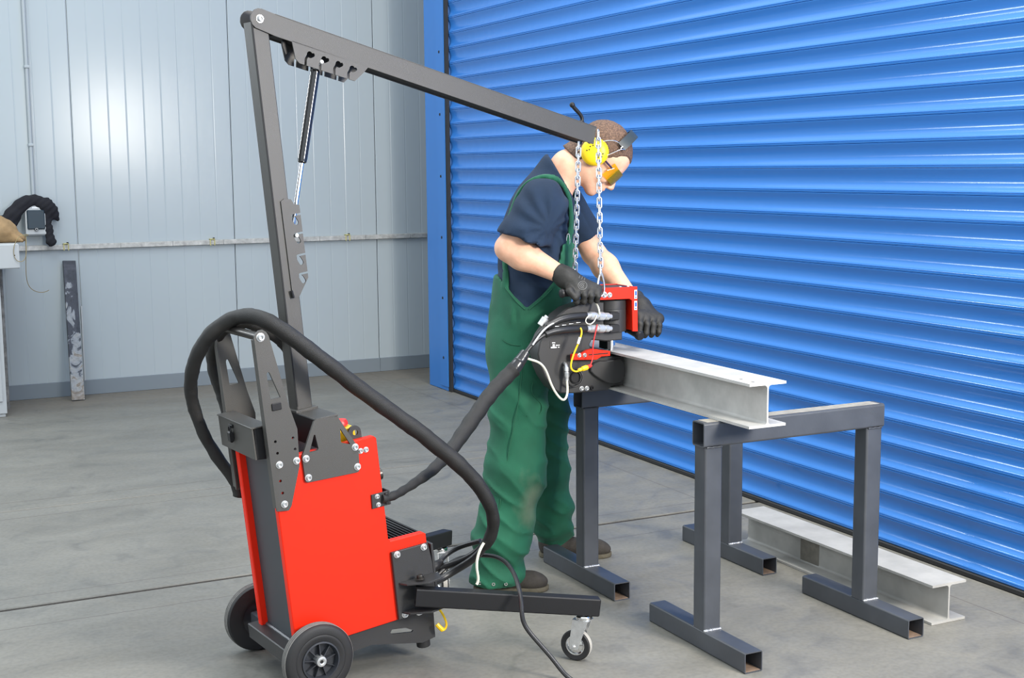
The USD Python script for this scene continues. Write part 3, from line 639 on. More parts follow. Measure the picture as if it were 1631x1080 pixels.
xz('frame', left, 4.122, 4.19, BLACKM, .004, label='black C-shaped cast frame')
xz('frame_boss', rounded([(2.36, .86), (2.41, .855), (2.478, .862), (2.478, .775), (2.42, .768), (2.36, .80), (2.33, .83)], 1), 4.108, 4.124, BLACKM, .003)
obj('cylinder', lathe([(0, .002), (.034, .002), (.034, .030), (.054, .033), (.0555, .036), (.0555, .110), (.0545, .112), (.0545, .114), (.0555, .116), (.0555, .146), (.053, .149), (0, .149)], (2.449, 4.160, .924), EZ, 40), BLACKM, tool, label='black punching cylinder')
for z0 in (1.002, .958):
    obj('port_block', bbox((2.404, 4.088, z0), (2.443, 4.13, z0 + .030), .004), BLACK, tool)
obj('punch_pin', lathe([(0, 0), (.0125, 0), (.0125, .016), (.0165, .018), (.0165, .04), (0, .04)], (2.447, 4.158, .8868), EZ, 20), CHROME, tool, label='bright steel punch')
obj('stripper', [bbox((2.418, 4.13, .893), (2.431, 4.19, .924), .001)], INK, tool)
yo = [(2.340, 1.122), (2.516, 1.119), (2.518, .958), (2.497, .959), (2.494, 1.071), (2.484, 1.077), (2.343, 1.079)]
xz('yoke_plate', yo, 4.086, 4.095, RED, .0012, label='red yoke plate with a long arm down its right side')
xz('yoke_plate', yo[:2] + [(2.516, 1.075)] + yo[5:], 4.224, 4.232, RED, .0012)
xz('yoke_end', [(2.508, 1.118), (2.516, 1.118), (2.516, .96), (2.508, .96)], 4.0955, 4.224, RED, .001)
xz('yoke_top', [(2.345, 1.106), (2.506, 1.104), (2.506, 1.117), (2.345, 1.119)], 4.0955, 4.2235, BLACK, .001)
for x in (2.465, 2.497): obj('screw', lathe([(0, .004), (.004, .004), (.006, .002), (.006, 0), (0, 0)], (x, 4.12, 1.1165), EZ, 12), ZINC, tool)
for z0, z1 in ((1.076, 1.108), (1.036, 1.068)):
    s = xz('sticker', [(2.502, z0), (2.502, z1), (2.5145, z1), (2.5145, z0)], 4.0853, 4.0862, STICK)
    obj('sticker_mark', [bbox((2.505, 4.0848, z0 + .012), (2.512, 4.0854, z1 - .005), 0)] , STICKB, s)
    obj('sticker_line', [bbox((2.505, 4.0848, z0 + .004), (2.512, 4.0854, z0 + .007), 0)], STICKB, s)
for x, z, s, m in ((2.379, 1.097, 1., ZINC), (2.401, 1.095, .85, ZINC), (2.307, .762, .8, ZINC), (2.328, .761, .8, ZINC), (2.347, .761, .85, BLACK), (2.281, .887, .7, ZINC), (2.303, .886, .7, ZINC)):
    yb = 4.086 if z > 1 else 4.092 if z > .88 else 4.122
    bolt(tool, (x, yb, z), (0, -1, 0), m, s)
rl = xz('stripper_arm', [(2.252, .872), (2.252, .892), (2.290, .892), (2.312, .903), (2.335, .906), (2.368, .900), (2.408, .893), (2.408, .876), (2.372, .876), (2.352, .866)], 4.092, 4.108, RED, .0015, label='red slotted stripper arm')
obj('arm_slot', bbox((2.318, 4.0912, .8845), (2.398, 4.0925, .8880), 0), INK, rl)
xz('arm_bracket', [(2.27, .868), (2.41, .873), (2.41, .898), (2.27, .895)], 4.1075, 4.123, BLACKM, .001)
obj('cover_disc', lathe([(.0, .004), (.017, .004), (.019, .002), (.0215, .004), (.023, 0), (0, 0)], (2.280, 4.1225, .803), (0, -1, 0), 28), BLACK, tool)
lab = xz('rating_label', [(2.179, .914), (2.179, .941), (2.222, .939), (2.222, .912)], 4.1210, 4.1222, BLACKM)
for a, b, c, d in ((2.188, .932, 2.200, .936), (2.183, .915, 2.206, .920), (2.190, .921, 2.198, .929), (2.202, .923, 2.218, .926), (2.211, .915, 2.217, .919)):
    obj('printed_mark', bbox((a, 4.1206, b), (c, 4.1212, d), 0), STICK, lab)
# grips
obj('grip', [lathe([(0, 0), (.011, .001), (.0155, .004), (.0165, .010), (.014, .014), (.0125, .018), (.0125, .135), (.009, .137), (.009, .16), (0, .16)], (2.204, 4.092, 1.110), (1, 0.02, -.02), 20)], BLACK, tool, label='black grip under the right hand')
obj('grip', [lathe([(0, 0), (.0125, 0), (.0125, .125), (.0155, .130), (.0155, .138), (.011, .142), (0, .142)], (2.512, 4.16, .957), (1, 0.02, .03), 20)], BLACK, tool, label='black grip under the left hand')
obj('grip_stub', lathe([(0, 0), (.011, 0), (.013, .05), (.0165, .060), (.0175, .070), (.014, .078), (0, .079)], (2.520, 4.155, .955), (.10, -1, -.20), 20), BLACK, tool)
# couplings
COUP = [(0, 0), (.0085, 0), (.0085, .012), (.0135, .014), (.0135, .030), (.011, .032), (.011, .036), (.0155, .038), (.0155, .062), (.012, .064), (.012, .074), (.0145, .076), (.0145, .098), (.0115, .10), (.0115, .116), (0, .116)]
for z, dz in ((1.018, .10), (.975, .07)):
    obj('coupling', lathe(COUP, (2.408, 4.088, z), (-1, -.16, dz), 20), ZINC, tool)
ct = tool
obj('cable_socket', [lathe([(0, 0), (.006, 0), (.0085, .006), (.0085, .016), (.0065, .018), (.009, .021), (.009, .034), (.006, .040), (.006, .05), (0, .05)], (2.232, 4.098, .850), (0.0, -.1, -1), 16), tube(spline([(2.236, 4.12, .858), (2.233, 4.105, .856), (2.232, 4.099, .848)], 8), .006, 8)], ZINC, tool, label='plated plug of the white cable')
obj('ring_cable', [tube(spline([(2.232, 4.095, .80), (2.240, 4.098, .786), (2.262, 4.10, .776), (2.285, 4.10, .782), (2.30, 4.103, .800), (2.297, 4.108, .822), (2.285, 4.116, .832)], 30), .0032, 8)], BLACK, tool)

# ------------------------------------------------------------------ chains
def link(c, t, roll):
    x, y, d = frame_of(t); s = math.cos(roll) * x + math.sin(roll) * y; a, w = .0115, .0078
    pts = [V(*c) + d * (a * (1 if 0 < (q % (2 * math.pi)) < math.pi else -1) * 1. + w * math.sin(q)) + s * (w * math.cos(q)) for q in (np.arange(20) + .5) * 2 * math.pi / 20]
    return tube(pts, .0031, 7, closed=True)
CHAINM = mat('chain_zinc', (.80, .81, .82), .25, metal=.9)
def chain(a, b, label, roll0):
    a, b = V(*a), V(*b); n = int(round(np.linalg.norm(b - a) / .0262)); t = thing('lifting_chain', label, 'chain', tuple(b), 'two lifting chains between boom and punch')
    for i in range(n):
        p = a + (b - a) * (i + .5) / n
        obj('link', link(p, b - a, roll0 + (i % 2) * math.pi / 2 + .1 * math.sin(2.1 * i)), CHAINM, t, smooth=60)
    return t
c1 = chain((2.374, 4.120, 1.668), (2.361, 4.080, 1.172), 'zinc chain from the boom tip ending in the snap hook on the red yoke', .75)
chain((2.322, 4.165, 1.636), (2.325, 4.205, 1.125), "zinc chain running down behind the worker's right glove", .75)
cb = []
for q in np.linspace(-.3, 2 * math.pi - .3, 40, endpoint=False):
    sx = math.cos(q); sz = math.sin(q); w = .0075 + .0105 * (0.5 - .5 * sz)
    cb.append(V(2.360 + w * sx, 4.077, 1.135 + .041 * sz))
obj('snap_hook', tube(cb, .0035, 10, closed=True), CHAINM, c1, label='pear-shaped snap hook')
obj('hook_gate', tube([V(2.3435, 4.077, 1.118), V(2.3515, 4.077, 1.158)], .0045, 10), CHAINM, c1)

# ------------------------------------------------------------------ hoses and cables
def wob(p, amp, seed):
    n = len(p); r = np.random.default_rng(seed); k = r.normal(size=(n, 3)); k = np.apply_along_axis(lambda a: np.convolve(a, np.ones(5) / 5, 'same'), 0, k); return p + amp * k
h1 = thing('hose_bundle', 'thick black sleeved hose looping over the rear posts down to the front outrigger', 'hose', (1.4, 3.8, 0), 'sleeved hoses of the power unit')
p1 = spline([(1.047, 4.082, 0.528), (1.033, 4.080, 0.581), (0.983, 4.085, 0.665), (0.933, 4.079, 0.770), (0.906, 4.056, 0.865), (0.900, 4.005, 0.949), (0.922, 3.957, 1.030), (0.968, 3.922, 1.087), (1.022, 3.873, 1.117), (1.068, 3.803, 1.113), (1.126, 3.779, 1.074), (1.206, 3.758, 1.005), (1.318, 3.752, .912), (1.467, 3.737, .792), (1.604, 3.723, .676), (1.699, 3.724, .580), (1.755, 3.730, .491), (1.776, 3.752, .412), (1.762, 3.788, .345)], 150)
s_ = np.linspace(0, 1, 150)
obj('sleeve', tube(wob(p1, .0016, 3), .0185 + .0095 * np.clip((s_ - .16) / .34, 0, 1) - .009 * np.clip((s_ - .80) / .2, 0, 1) + .0014 * np.sin(s_ * 150) * np.random.default_rng(5).random(150), 16, .9), SLEEVE, h1)
obj('hose_tail', tube(spline([(1.764, 3.784, .350), (1.741, 3.81, .306), (1.715, 3.84, .275), (1.677, 3.865, .246), (1.636, 3.86, .232), (1.585, 3.84, .232)], 40), .0125, 12), HOSE, h1)
obj('hose_tail', tube(spline([(1.766, 3.79, .352), (1.758, 3.83, .318), (1.735, 3.86, .290), (1.69, 3.90, .262), (1.64, 3.92, .25)], 40), .0115, 12), HOSE, h1)
obj('white_wire', tube(spline([(1.752, 3.770, .360), (1.729, 3.768, .319), (1.724, 3.766, .281), (1.728, 3.766, .250), (1.722, 3.766, .228)], 40), .0048, 8), CREAM, h1, label='short off-white wire hanging from the hose end')
h2 = thing('hose_bundle', 'black sleeved hose rising behind the mast to the top of the rear posts', 'hose', (1.1, 3.9, .7), 'sleeved hoses of the power unit')
p2 = spline([(1.174, 3.925, 0.764), (1.188, 3.927, 0.811), (1.208, 3.929, 0.848), (1.215, 3.930, 0.893), (1.205, 3.929, 0.956), (1.165, 3.914, 1.018), (1.109, 3.918, 1.069), (1.040, 3.945, 1.093), (0.992, 4.005, 1.064), (0.977, 4.064, 1.004), (0.988, 4.106, 0.929), (1.014, 4.119, 0.846), (1.036, 4.111, 0.725)], 110)
obj('sleeve', tube(wob(p2, .002, 4), .0205 + .0015 * np.sin(np.linspace(0, 1, 110) * 120) * np.random.default_rng(6).random(110), 14, .85), SLEEVE, h2)
h3 = thing('hose_bundle', 'black sleeved hose running from the red unit up to the punch', 'hose', (1.75, 3.95, .55), 'sleeved hoses of the power unit')
p3 = spline([(1.400, 3.742, .552), (1.440, 3.756, .553), (1.505, 3.792, .565), (1.605, 3.854, .590), (1.698, 3.915, .633), (1.789, 3.965, .699), (1.877, 4.006, .775), (1.950, 4.034, .829), (2.000, 4.039, .868)], 90)
s_ = np.linspace(0, 1, 90)
obj('sleeve', tube(wob(p3, .0012, 8), .0135 + .0145 * np.clip((s_ - .18) / .45, 0, 1) + .001 * np.sin(s_ * 90), 16, .85), SLEEVE, h3)
obj('tape_wrap', tube(spline([(1.992, 4.039, .861), (2.022, 4.041, .893), (2.045, 4.044, .920)], 16), [.0225, .023, .022, .0235, .022, .0225, .021, .022, .020, .0205, .019, .0195, .018, .0185, .0175, .017], 16), TAPE, h3, label='shiny black tape round the hose end')
obj('pressure_hose', tube(spline([(2.035, 4.046, .910), (2.075, 4.048, .952), (2.105, 4.050, .985), (2.140, 4.052, 1.006), (2.180, 4.054, 1.022), (2.235, 4.060, 1.030), (2.296, 4.071, 1.029)], 50), np.r_[np.full(22, .0075), np.full(28, .0125)], 14), HOSE, h3)
obj('pressure_hose', tube(spline([(2.035, 4.040, .908), (2.070, 4.044, .944), (2.105, 4.047, .968), (2.140, 4.050, .981), (2.187, 4.052, .987), (2.24, 4.060, .987), (2.296, 4.071, .983)], 50), np.r_[np.full(20, .0075), np.full(30, .0130)], 14), HOSE, h3)
obj('silver_wire', tube(spline([(2.065, 4.030, .945), (2.09, 4.032, .974), (2.118, 4.036, .998), (2.15, 4.038, 1.014)], 24), .0035, 8), ZINC, h3)
obj('hose_plug', [cyl((2.118, 4.075, 1.004), (2.136, 4.070, 1.030), .013), cyl((2.136, 4.070, 1.030), (2.141, 4.068, 1.037), .008)], ZINC, h3)
obj('printed_stripe', [bbox((2.16 + .028 * i, 4.0465, 1.0005 + .0028 * i), (2.176 + .028 * i, 4.048, 1.0025 + .0028 * i), 0) for i in range(4)], STICK, h3)
obj('dust_cord', [tube(spline([(2.30, 4.052, 1.032), (2.285, 4.05, 1.008), (2.30, 4.05, 1.001), (2.322, 4.055, 1.012), (2.33, 4.058, 1.03)], 26), .0022, 6)], CREAM, h3)
obj('white_wire', tube(spline([(2.352, 4.098, 1.066), (2.350, 4.075, 1.05), (2.348, 4.066, 1.030)], 12), .0035, 8), CREAM, h3)
wc_ = thing('control_cable', 'off-white cable drooping below the punch to its plated plug', 'cable', (2.15, 4.06, .74))
obj('cable', tube(spline([(2.040, 4.045, .906), (2.065, 4.048, .893), (2.098, 4.05, .880), (2.127, 4.055, .851), (2.15, 4.06, .802), (2.178, 4.065, .758), (2.205, 4.07, .738), (2.224, 4.08, .752), (2.231, 4.09, .785), (2.232, 4.094, .802)], 80), .0042, 10), CREAM, wc_)
yc = thing('dust_cap_cord', 'thin yellow cord with a yellow plug hanging in front of the punch', 'cord', (2.25, 4.05, .84))
obj('cord', tube(spline([(2.262, 4.052, .990), (2.266, 4.049, .972), (2.254, 4.048, .940), (2.235, 4.05, .899), (2.224, 4.05, .862), (2.228, 4.05, .846), (2.243, 4.05, .838), (2.26, 4.05, .843)], 60), .0034, 8), YELLOW, yc)
obj('plug', lathe([(0, 0), (.005, .0), (.007, .008), (.006, .014), (.009, .018), (.0095, .034), (.007, .040), (0, .040)], (2.252, 4.05, .841), (1, 0, .22), 16), YELLOW, yc)
obj('cord_sleeve', tube([(2.258, 4.046, .958), (2.250, 4.046, .935)], .005, 8), WHITE, yc)
rc = thing('dust_cap_cord', 'thin red cord with a red plug hanging beside the yellow one', 'cord', (2.31, 4.05, .85))
obj('cord', tube(spline([(2.336, 4.062, .995), (2.327, 4.055, .975), (2.318, 4.055, .94), (2.314, 4.055, .905), (2.314, 4.055, .883), (2.308, 4.052, .867), (2.301, 4.05, .856)], 50), .0024, 8), REDP, rc)
obj('plug', lathe([(0, 0), (.006, 0), (.0075, .004), (.006, .012), (.004, .018), (0, .018)], (2.290, 4.05, .8495), (1, 0, .35), 14), REDP, rc)
pc = thing('power_cable', 'dark grey mains cable arching over the outrigger and out along the floor', 'cable', (1.9, 3.5, 0))
obj('cable', tube(spline([(1.585, 3.90, .215), (1.651, 3.900, .238), (1.710, 3.915, .268), (1.764, 3.890, .284), (1.808, 3.80, .298), (1.805, 3.68, .289), (1.782, 3.585, .262), (1.766, 3.535, .222), (1.765, 3.520, .175), (1.789, 3.500, .128), (1.833, 3.460, .064), (1.868, 3.42, .012), (1.90, 3.33, .0075), (1.93, 3.20, .0075)], 140), .0070, 10), HOSE, pc)
kc = thing('plug_lead', 'black lead with a moulded plug lying against the front of the unit', 'cable', (1.65, 3.93, .2))
obj('plug', tube(spline([(1.585, 3.885, .243), (1.625, 3.90, .258), (1.665, 3.912, .276)], 14), np.r_[np.full(10, .0165), .015, .012, .010, .009], 12), BLACK, kc)
obj('lead', tube(spline([(1.655, 3.910, .272), (1.715, 3.93, .300), (1.748, 3.89, .325), (1.765, 3.82, .352)], 30), .0085, 10), HOSE, kc)

# ------------------------------------------------------------------ the worker, built in his own frame (s ahead, l to his left, z up)
wk = thing('person', 'worker in green bib overalls, navy T-shirt, yellow ear muffs and black gloves working the punch', 'person', tuple(S3(.08, 4.98, 0)))
LC = 4.97
PH = math.radians(48); EAR = V(.314, LC, 1.578)
RH = np.array([[math.cos(PH), 0, math.sin(PH)], [0, 1, 0], [-math.sin(PH), 0, math.cos(PH)]])   # head axes -> worker frame
tohead = lambda p: (p - EAR) @ RH                     # worker frame -> head frame (x to the nose, y left, z crown)
fromhead = lambda q: EAR + np.asarray(q, float) @ RH.T
def torso(p, g=0.):
    return sunion([ell(p, (.030, 4.975, .88), (.108 + g, .165 + g, .15 + g)), ell(p, (.070, LC, 1.03), (.130 + g, .172 + g, .19 + g)),
                   ell(p, (.092, LC, 1.22), (.134 + g, .182 + g, .20 + g)), ell(p, (.110, LC, 1.36), (.118 + g, .175 + g, .13 + g)),
                   cone(p, (.112, 4.81, 1.435), (.175, 5.13, 1.425), .062 + g, .062 + g)], .06)
SHR, ELR, WRR = (.116, 4.785, 1.425), (-.010, 4.765, 1.262), (.186, 4.722, 1.163)
SHL, ELL, WRL = (.205, 5.15, 1.415), (.318, 5.175, 1.215), (.462, 5.01, 1.036)
def neck(p, g=0.): return smin(cone(p, (.135, LC, 1.44), (.215, LC, 1.545), .070 + g, .062 + g), cone(p, (.21, LC, 1.54), (.285, LC, 1.568), .061 + g, .058 + g), .03)
def head(q):
    d = sunion([ell(q, (-.006, 0, .052), (.100, .078, .092)), ell(q, (.038, 0, -.012), (.058, .062, .088)), ell(q, (.050, 0, .045), (.052, .062, .055))], .03)
    d = smin(d, sunion([cone(q, (-.006, .048, -.050), (.070, .014, -.091), .027, .020), cone(q, (-.006, -.048, -.050), (.070, -.014, -.091), .027, .020)], .02), .022)
    d = smin(d, ell(q, (.079, 0, -.094), (.017, .022, .015)), .014)                                     # chin
    d = smin(d, ell(q, (.090, 0, .030), (.014, .048, .012)), .012)                                      # brow
    for s in (-1, 1):
        d = np.maximum(d, -ell(q, (.106, s * .032, .008), (.022, .020, .013)) * .8)                       # sockets
        d = smin(d, ell(q, (.086, s * .032, .008), (.0125, .0125, .0125)), .003)                         # eyes
        d = smin(d, ell(q, (.066, s * .050, -.030), (.022, .016, .020)), .02)                            # cheeks
        d = smin(d, ell(q, (.110, s * .011, -.038), (.0085, .008, .0075)), .006)                         # nostril wings
        d = smin(d, ell(q, (-.018, s * .080, .004), (.018, .008, .032)), .004)                           # ears
    d = smin(d, cone(q, (.094, 0, .018), (.119, 0, -.031), .0075, .0115), .010)                          # nose
    d = smin(d, ell(q, (.099, 0, -.058), (.012, .025, .0075)), .006); d = smin(d, ell(q, (.096, 0, -.072), (.012, .022, .0075)), .005)
    d = smin(d, ell(q, (.080, 0, -.055), (.022, .032, .034)), .012)
    d = np.maximum(d, -ell(q, (.113, 0, -.0645), (.012, .026, .0016)))
    return d
def skin(p):
    d = smin(torso(p, -.014), neck(p), .05)
    d = smin(d, head(tohead(p)), .022)
    r = smin(cone(p, SHR, ELR, .050, .045), smin(cone(p, ELR, (.040, 4.752, 1.238), .046, .050), cone(p, (.040, 4.752, 1.238), WRR, .051, .030), .03), .02)
    l = smin(cone(p, SHL, ELL, .050, .044), smin(cone(p, ELL, (.360, 5.13, 1.165), .044, .047), cone(p, (.360, 5.13, 1.165), WRL, .047, .030), .03), .02)
    r = smin(r, cone(p, WRR, (.222, 4.705, 1.14), .030, .028, None), .01); l = smin(l, cone(p, WRL, (.484, 4.945, 1.018), .030, .028), .01)
    d = smin(d, np.minimum(r, l), .02)
    legs = np.minimum(smin(cone(p, (.03, 4.89, .84), (.005, 4.84, .44), .08, .055), cone(p, (.005, 4.84, .44), (-.06, 4.80, .06), .055, .036), .03),
                      smin(cone(p, (.06, 5.06, .84), (.13, 5.14, .40), .08, .055), cone(p, (.13, 5.14, .40), (.165, 5.21, .06), .055, .036), .03))
    return smin(d, legs, .05)
body = obj('body', world_of(nets(skin, (-.20, 4.66, .03), (.60, 5.28, 1.74), .0068)), SKIN, wk, smooth=True, label='bare forearms, neck and face')
def headskin(p): return smin(head(tohead(p)), neck(p), .03)

# hair: a close crop over the skull, down to the nape, with short sideburns
def hair(p):
    q = tohead(p)
    d = sunion([ell(q, (-.006, 0, .052), (.1030, .0812, .0955)), ell(q, (.050, 0, .047), (.0545, .0645, .0575))], .03)
    d = smin(d, cone(p, (.250, LC, 1.585), (.205, LC, 1.575), .066, .050), .03)
    d += .0030 * (meshkit.noise(q * V(150, 150, 90), 3) - .5)
    line = .9 * q[:, 0] + .004 + (-.020) * np.cos(q[:, 1] * 46) * np.clip((q[:, 0] - .03) / .04, 0, 1) + .008 * (meshkit.noise(q * 90, 13) - .5) - q[:, 2]
    side = np.where(q[:, 0] > .018, line, -q[:, 2] - .062)
    return np.maximum(np.maximum(d, .85 * side), -q[:, 2] - .060)
obj('hair', world_of(nets(hair, fromhead((0, 0, 0)) + V(-.16, -.10, -.08), fromhead((0, 0, 0)) + V(.17, .10, .15), .0045)), HAIR, wk, smooth=True, label='short brown hair')

# T-shirt
def sleeve(p, a, b, ra, rb, n, at):
    return np.maximum(cone(p, a, b, ra, rb), (p - V(*at)) @ nrm(n))
def folds(p, f=34., a=.0035): return a * np.sin(f * (p[:, 2] * .8 + p[:, 0] * .55) + 5 * meshkit.noise(p * 9, 5) * 2)
def shirt(p):
    d = smin(torso(p, .004), cone(p, (.122, LC, 1.43), (.180, LC, 1.525), .094, .084), .04)
    cl = (p - V(.150, LC, 1.570)) @ V(.864, 0, .504)
    r = sleeve(p, (.112, 4.79, 1.415), (.030, 4.766, 1.27), .088, .096, (-.30, .0, -.95), (-.035, 4.77, 1.318))
    l = sleeve(p, (.200, 5.15, 1.41), (.300, 5.17, 1.24), .080, .076, (.55, .05, -.83), (.272, 5.17, 1.262))
    d = smin(smin(d, r, .03), l, .03)
    d = d + folds(p, 30., .0028) * np.clip((1.40 - p[:, 2]) / .1, 0, 1) + .006 * (meshkit.noise(p * 13, 2) - .5)
    w = p - V(.135, 4.80, 1.335); r_ = np.hypot(w[:, 0], w[:, 2]); an = np.arctan2(w[:, 2], w[:, 0])
    d = d + .0045 * np.sin(an * 11 + 3 * meshkit.noise(p * 7, 21)) * np.exp(-((r_ - .10) / .075) ** 2) * (p[:, 1] < LC)
    d = d - .007 * np.clip(np.sin(p[:, 2] * 52 + p[:, 0] * 26 + 7 * meshkit.noise(p * 6, 23)), 0, 1) ** 3 * np.exp(-((p[:, 2] - 1.10) / .11) ** 2)
    d = np.maximum(d, np.minimum(cl, .125 - np.abs(p[:, 1] - LC)))
    return np.maximum(np.maximum(d, .93 - p[:, 2]), -neck(p, .006))
obj('t_shirt', world_of(nets(shirt, (-.16, 4.64, .92), (.42, 5.30, 1.62), .0072)), NAVY, wk, smooth=50, label='navy T-shirt')

# bib overalls
BIB = [(-.30, .74), (-.30, 1.165), (-.045, 1.150), (.010, 1.085), (.055, 1.045), (.105, 1.085), (.150, 1.135), (.186, 1.272), (.5, 1.272), (.5, .74)]
def leg(p, pts, cut, fs):
    d = sunion([cone(p, a[:3], b[:3], a[3], b[3]) for a, b in zip(pts[:-1], pts[1:])], .04)
    z = p[:, 2]; low = np.clip((.34 - z) / .25, 0, 1)
    d = d + low * .0075 * np.sin(46 * z + 9 * p[:, 0] + fs + 6 * meshkit.noise(p * 8, 7)) + .010 * (meshkit.noise(p * V(9, 9, 5), 9) - .5)
    q_ = p @ V([.80, 0, .60], [0, 1, 0], [-.60, 0, .80])
    rid = 1 - np.abs(2 * meshkit.noise(q_ * V(7, 6, 17) + fs, 31) - 1)
    d = d - .011 * (rid ** 3 - .35) * np.clip((.95 - z) / .3, .25, 1)
    d = d + .0016 * np.exp(-((p[:, 0] - (pts[2][0] - .028) - .10 * (z - .42)) / .003) ** 2) * 0
    return np.maximum(d, cut - z)
LEGR = [(.035, 4.893, .84, .112), (.022, 4.870, .67, .096), (.008, 4.842, .42, .106), (-.040, 4.812, .21, .098), (-.062, 4.800, .05, .094)]
LEGL = [(.075, 5.055, .84, .110), (.112, 5.095, .62, .100), (.122, 5.135, .38, .095), (.150, 5.185, .20, .084), (.168, 5.236, .05, .066)]
def overalls(p):
    tr = smin(leg(p, LEGR, .028, 0.), leg(p, LEGL, .020, 2.), .02)
    up_ = torso(p, .0165)
    hip = ell(p, (.026, 4.975, .86), (.116, .178, .17))
    bib = np.maximum(up_ + .005 * (meshkit.noise(p * 12, 11) - .5), poly_sd(p[:, [0, 2]], BIB))
    d = smin(smin(tr, hip, .05), bib, .03)
    gather = np.exp(-((p[:, 2] - 1.020) / .030) ** 2) * np.clip((.045 - p[:, 0]) / .03, 0, 1)
    d = d + gather * (-.001 + .0050 * np.sin(p[:, 0] * 210 + p[:, 1] * 120 + 2 * meshkit.noise(p * 20, 15)))
    # shoulder straps, a flat band on the shirt
    tt = smin(torso(p, .004), cone(p, (.120, LC, 1.44), (.185, LC, 1.555), .088, .078), .04)
    off = np.abs(p[:, 1] - LC); want = .112 + .014 * np.clip((1.40 - p[:, 2]) / .25, 0, 1)
    st = np.maximum(np.maximum(np.abs(tt - .008) - .006, np.abs(off - want) - .0105), np.where(p[:, 0] > .11, 1.25, 1.11) - p[:, 2])
    return np.minimum(d, st)
ov = obj('overalls', world_of(nets(overalls, (-.20, 4.66, .012), (.36, 5.32, 1.60), .0070)), GREEN, wk, smooth=50, label='green bib-and-brace overalls')
def surf(f, p, d):
    """Marches from p along d until the surface f is met."""
    p = V(*p); d = nrm(d)
    for _ in range(120):
        s = float(f(p[None])[0])
        if s < .0005: break
        p = p + d * min(max(s * .6, .0008), .05)
        if abs(p[1] - LC) > .70 or p[1] > LC + .3: return None
    return p
def seam(name, f, pts, d, r, m, parent, lift=.001):
    q = [S3(*(h - nrm(d) * lift)) for h in (surf(f, p, d) for p in pts) if h is not None]
    return obj(name, tube(spline(q, 40), r, 6), m, parent)
GREEND = mat('seam_green', (.010, .095, .048), .85)
near = V(0, 1, 0)
seam('side_seam', overalls, [(.035, 4.4, .86), (.02, 4.4, .70), (-.02, 4.4, .50), (-.05, 4.4, .33), (-.075, 4.4, .16)], near, .0018, GREEND, ov)
seam('pocket_edge', overalls, [(.075, 4.4, .775), (.082, 4.4, .72), (.105, 4.4, .69), (.10, 4.4, .66), (.05, 4.4, .655)], near, .0022, GREEND, ov)
seam('pocket_edge', overalls, [(-.035, 4.4, .93), (-.01, 4.4, .915), (.03, 4.4, .91)], near, .002, GREEND, ov)
seam('bib_hem', overalls, [(.062, 4.4, 1.040), (.085, 4.4, 1.058), (.115, 4.4, 1.082), (.145, 4.4, 1.112)], near, .0028, GREEND, ov)
seam('bib_hem', overalls, [(.048, 4.4, 1.040), (.022, 4.4, 1.063), (-.004, 4.4, 1.092), (-.024, 4.4, 1.115)], near, .0028, GREEND, ov)
bk = surf(shirt, (.208, 4.6, 1.275), near)
obj('buckle', [tube([S3(*(bk + V(.006 * math.cos(t) - .002, -.012, .022 * math.sin(t) + .010))) for t in np.linspace(0, 6.28, 16, endpoint=False)], .0022, 6, closed=True)], ZINC, ov, label='wire buckle of the brace')
for s in (-.125, -.075, -.03):
    p = surf(overalls, (s, 4.5, .050), near); obj('rivet', lathe([(.003, 0), (.003, .002), (.0065, .002), (.0065, 0)], S3(*p), -S3(0, 1, 0), 12), CHROME, ov)

# shoes
def shoe(p, s0, s1, lc):
    a = cone(p, (s0 + .045, lc, .045), (s1 - .060, lc - .004, .030), .043, .036); b = cone(p, (s0 + .05, lc, .06), (s0 + .06, lc, .14), .044, .040)
    toe = ell(p, (s1 - .058, lc - .004, .030), (.058, .046, .032))
    d = smin(smin(a, b, .03), toe, .02) + .003 * (meshkit.noise(p * 45, 4) - .5); return np.maximum(d, .012 - p[:, 2])
def sole(p, s0, s1, lc):
    a = np.minimum(cone(p * V(1, 1, 0), (s0 + .043, lc, 0), (s1 - .05, lc - .004, 0), .044, .046), 9)
    a = smin(a, np.linalg.norm((p - V(s1 - .055, lc - .004, 0))[:, :2] / V(1.2, 1), axis=1) - .048, .01)
    return np.maximum(np.maximum(a, p[:, 2] - .017), .0006 - p[:, 2])
for s0, s1, lc in ((-.150, .125, 4.795), (.100, .388, 5.218)):
    sh = obj('shoe', world_of(nets(lambda p: shoe(p, s0, s1, lc), (s0 - .02, lc - .07, .005), (s1 + .02, lc + .07, .20), .005)), SHOE, wk, smooth=50, label='dusty brown suede work shoe')
    obj('sole', world_of(nets(lambda p: sole(p, s0, s1, lc), (s0 - .02, lc - .07, -.006), (s1 + .03, lc + .07, .03), .0045)), SOLE, sh, smooth=30)

# gloves: palm, four curled fingers and a thumb each
def hand(wrist, knuck, mids, unders, tips, thumb, cuff):
    def f(p):
        pal = sunion([cone(p, wrist, k, .029, .0165) for k in knuck] + [cone(p, knuck[0], knuck[3], .017, .0155)], .022)
        pal = smin(pal, cone(p, cuff, wrist, .0355, .031), .02)
        fs = []
        for k, m, u_, t, r in zip(knuck, mids, unders, tips, (.0118, .0122, .0120, .0108)):
            fs.append(sunion([cone(p, k, m, r + .0012, r), cone(p, m, u_, r, r - .0005), cone(p, u_, t, r - .0005, r - .0018)], .004))
        d = fs[0]
        for e in fs[1:]: d = np.minimum(d, e)
        d = smin(d, pal, .010)
        th = sunion([cone(p, a, b, ra, rb) for (a, ra), (b, rb) in zip(thumb[:-1], thumb[1:])], .006)
        d = smin(d, th, .008) + .0016 * (meshkit.noise(p * 70, 6) - .5)
        n = nrm(V(*cuff) - V(*wrist)); return np.maximum(d, (p - V(*cuff)) @ n)
    return f
bar = lambda s: 4.655 + (s - .177) * .47
